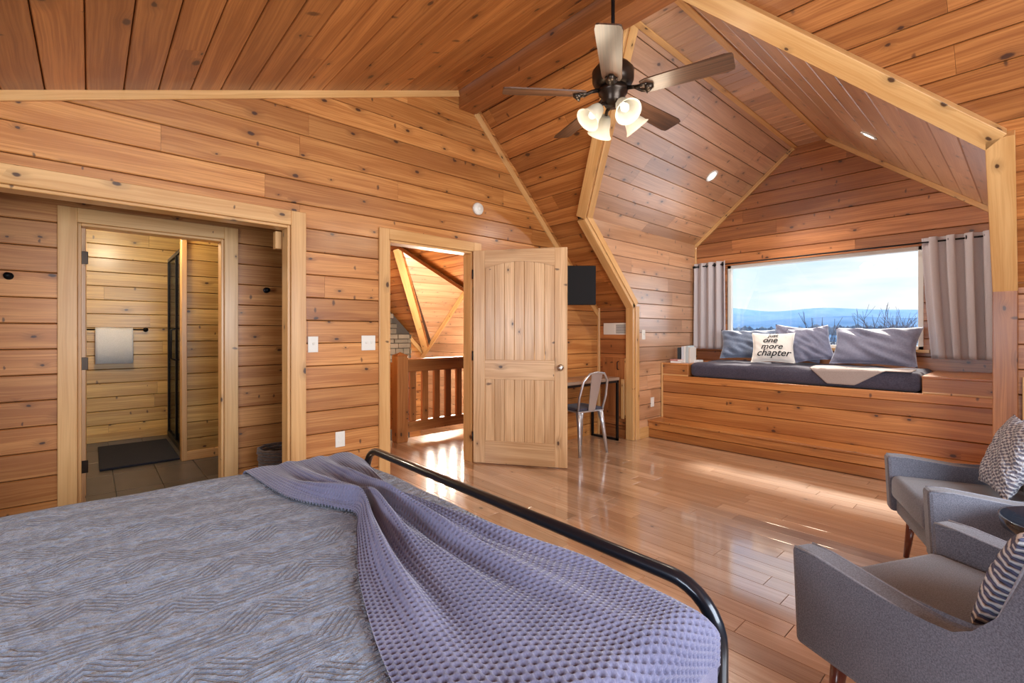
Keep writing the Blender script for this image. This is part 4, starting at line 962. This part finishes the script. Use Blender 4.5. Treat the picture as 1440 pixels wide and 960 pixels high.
# metal chair, faces the desk (+y)
mc = thing('metal_chair', 'galvanised steel cafe chair pushed up to the desk', 'chair', (3.86, 3.20, 0), R(-8))
box('seat', -.18, .18, -.17, .18, .435, .45, M_STEEL, mc, bev=.006)
box('seat_pad', -.17, .17, -.15, .17, .451, .478, M_SHEET, mc, bev=.012, seg=2)
for sx, sy in ((-1, -1), (1, -1), (-1, 1), (1, 1)):
    tube('leg', [(sx * .15, sy * .14, .44), (sx * .165, sy * .165, .30), (sx * .19, sy * .20, .0)], [.032, .022, .014], M_STEEL, mc, 8)
hoop = [(-.17, -.15, .44), (-.185, -.19, .60), (-.165, -.23, .76), (-.10, -.25, .835), (0, -.255, .85), (.10, -.25, .835), (.165, -.23, .76), (.185, -.19, .60), (.17, -.15, .44)]
tube('back_hoop', hoop, .0125, M_STEEL, mc, 10)
mesh('back_splat', [(-.045, -.165, .45), (.045, -.165, .45), (.075, -.25, .84), (-.075, -.25, .84), (-.045, -.172, .45), (.045, -.172, .45), (.075, -.257, .84), (-.075, -.257, .84)],
     [(0, 1, 2, 3), (7, 6, 5, 4), (0, 4, 5, 1), (1, 5, 6, 2), (2, 6, 7, 3), (3, 7, 4, 0)], M_STEEL, mc)
# TV on a swing arm
tv = thing('television', 'black flat television on the wall above the desk', 'television', (3.76, 3.37, 1.76)); tv.rotation_euler = (0, 0, AZ - R(90))
box('case', -.36, .36, -.02, .025, -.21, .21, M_DARKTV, tv, bev=.004); box('screen', -.35, .35, -.0225, -.019, -.20, .20, M_DARKTV, tv, bev=0)
box('mount_arm', -.03, .03, .025, .14, -.04, .04, M_BLACK, tv)
# vent, access hatch, plates
vt = thing('air_vent', 'white air vent grille on the low wall', 'vent', (XK, 3.36, 1.30)); box('vent_frame', -.008, .0, -.18, .18, -.07, .07, M_WHITE, vt, bev=.003)
for i in range(7):
    for a, b in ((-.145, -.01), (.01, .145)): box('louver', -.012, -.006, a, b, -.052 + i * .0155, -.046 + i * .0155, M_BLACK if b < 0 else M_WHITE, vt, bev=0)
ht = thing('access_hatch', 'small pine access door with black handle on the low wall', 'door', (XK, 3.33, .25)); box('hatch_panel', -.018, .0, -.16, .22, 0, .70, W_END, ht)
box('hatch_strip', -.03, -.018, -.16, -.11, 0, .70, W_TRIM, ht); box('hatch_strip', -.03, -.018, -.10, -.06, -.02, .45, W_TRIM, ht)
tube('hatch_handle', [(-.02, -.02, .56), (-.045, -.02, .57), (-.045, -.02, .65), (-.02, -.02, .66)], .006, M_BLACK, ht, 8)
h2 = thing('access_hatch', 'pine access panel with dark pull behind the armchairs', 'door', (XK, -.12, .25)); box('hatch_panel', -.02, .0, -.30, .16, 0, .70, W_TRIM, h2); box('hatch_pull', -.04, -.018, -.02, .12, .33, .36, M_BRONZE, h2)
def plate(loc, nrm, w_, h_, label, cat, toggles=0, sockets=0):
    t = thing('wall_plate' if cat != 'detector' else 'smoke_detector', label, cat, loc); t.rotation_euler = (0, 0, math.atan2(nrm[1], nrm[0]) + R(90))
    box('cover_plate', -w_ / 2, w_ / 2, -.006, .0, -h_ / 2, h_ / 2, M_WHITE, t, bev=.002)
    for i in range(toggles):
        x = (i - (toggles - 1) / 2) * .046; box('toggle', x - .005, x + .005, -.016, -.004, -.004, .014, M_WHITE, t)
    for i in range(sockets):
        z_ = .02 - i * .04; box('socket', -.016, .016, -.008, -.004, z_ - .013, z_ + .013, M_WHITE, t)
    return t
plate((1.245, YN, 1.164), (0, -1), .075, .12, 'white single light switch beside the alcove casing', 'switch', 1)
plate((1.685, YN, 1.169), (0, -1), .118, .12, 'white double light switch beside the hall door casing', 'switch', 2)
plate((1.452, YN, .42), (0, -1), .075, .12, 'white wall outlet just above the bed', 'outlet', 0, 2)
plate((5.085, YL, .41), (0, -1), .07, .115, 'cream outlet low on the dormer cheek', 'outlet', 0, 2)
plate((4.89, YL, 1.23), (0, -1), .07, .115, 'pale switch plate on the dormer cheek', 'switch', 1)
sd = thing('smoke_detector', 'round white smoke detector high on the plank wall', 'detector', (2.805, YN, 2.458)); kM = Matrix.Rotation(R(90), 4, 'X')
lathe('detector_body', [(.06, 0), (.06, .02), (.052, .034), (.02, .04), (.0, .04)], M_WHITE, sd, 28, M=kM); lathe('detector_grille', [(.026, .036), (.022, .046), (.0, .047)], M_WHITE, sd, 20, M=kM)
# hooks, towel, mat, shower, basket
for x, lab in ((-.394, 'black wall hook left of the bathroom doorway'), (1.134, 'black wall hook right of the bathroom doorway')):
    hk = thing('wall_hook', lab, 'hook', (x, YA, 1.62), group='black hooks in the alcove')
    lathe('hook_plate', [(.024, 0), (.024, .006), (.0, .006)], M_BLACK, hk, 18, M=kM); tube('hook_peg', [(0, -.004, 0), (0, -.05, -.004)], .010, M_BLACK, hk, 10); lathe('hook_tip', [(.0, .048), (.018, .05), (.02, .058), (.0, .062)], M_BLACK, hk, 14, M=kM)
def on(px, py, Y): # helper: world x,z at a pixel for a wall at distance Y
    c_, s_ = math.cos(AZ), math.sin(AZ); r_ = (px - 720) / 658; z_ = -(py - 468) / 658; t_ = Y / (s_ - c_ * r_); return ((c_ + s_ * r_) * t_, CAMZ + z_ * t_)
tx0, tz = on(110, 463, YB - .07); tx1, _ = on(207, 463, YB - .07)
tbar = thing('towel_bar', 'black towel bar on the bathroom back wall', 'rail', (0, YB, tz)); tube('bar', [(tx0, -.07, 0), (tx1, -.07, 0)], .009, M_BLACK, tbar, 10)
for x in (tx0 + .02, tx1 - .01): tube('bar_post', [(x, 0, 0), (x, -.07, 0)], .012, M_BLACK, tbar, 10); lathe('bar_rosette', [(.026, 0), (.026, .01), (.0, .012)], M_BLACK, tbar, 16, loc=(x, 0, 0), M=kM)
wx0, wz0 = on(134, 462, YB - .08); wx1, wz1 = on(187, 510, YB - .08)
def towel():
    V, F, n = [], [], 12; prof = [(-.05, wz1 - tz + .03), (-.052, -.1), (-.056, -.01), (-.07, .013), (-.084, -.01), (-.090, -.12), (-.088, wz1 - tz)]
    for i in range(n + 1):
        a = i / n
        for d, z in prof: V.append((wx0 + (wx1 - wx0) * a, d - .004 * math.sin(a * 9), z + .004 * math.sin(a * 6)))
    m = len(prof)
    for i in range(n):
        for j in range(m - 1): F.append((i * m + j, (i + 1) * m + j, (i + 1) * m + j + 1, i * m + j + 1))
    o = mesh('towel', V, F, M_TOWEL, smooth=True); o.location = (0, YB, tz); md = o.modifiers.new('thick', 'SOLIDIFY'); md.thickness = .012
    tag(o, 'white folded towel on the black towel bar', 'towel')
towel()
bmx = box('bath_mat', .06, .66, 5.62, 6.75, .0, .022, M_MAT, bev=.008, seg=2); tag(bmx, 'dark navy bath mat on the slate tiles', 'mat')
shd = thing('shower_door', 'glass shower door in a black metal frame', 'shower', (.72, 5.68, 0))
for y in (0, .72, 1.40): box('frame_post', -.015, .015, y - .018, y + .018, .0, 2.15, M_BLACK, shd, bev=.002)
box('frame_top', -.015, .015, 0, 1.40, 2.11, 2.15, M_BLACK, shd, bev=.002); box('frame_bottom', -.02, .02, 0, 1.40, 0, .06, M_BLACK, shd, bev=.002)
box('glass', -.004, .004, .02, 1.38, .06, 2.11, M_SHGLASS, shd, bev=0); tube('shower_handle', [(-.015, .66, .95), (-.06, .66, .97), (-.06, .66, 1.28), (-.015, .66, 1.30)], .010, M_BLACK, shd, 8)
bk_ = thing('wicker_basket', 'dark wicker basket standing inside the alcove', 'basket', (1.17, 4.17, 0))
V, F = [], []
for i in range(11):
    z = .03 + i * .027; rad = .13 + .03 * (z / .3); ptsr = [((rad + .005 * (-1) ** (k + i)) * math.cos(2 * math.pi * k / 24), (rad + .005 * (-1) ** (k + i)) * math.sin(2 * math.pi * k / 24), z) for k in range(25)]
    tube_geo(ptsr, .013, 6, False, V, F)
mesh('woven_side', V, F, M_WICKER, bk_, True); lathe('basket_floor', [(.0, .012), (.13, .012), (.13, .02), (.0, .02)], M_WICKER, bk_, 20)
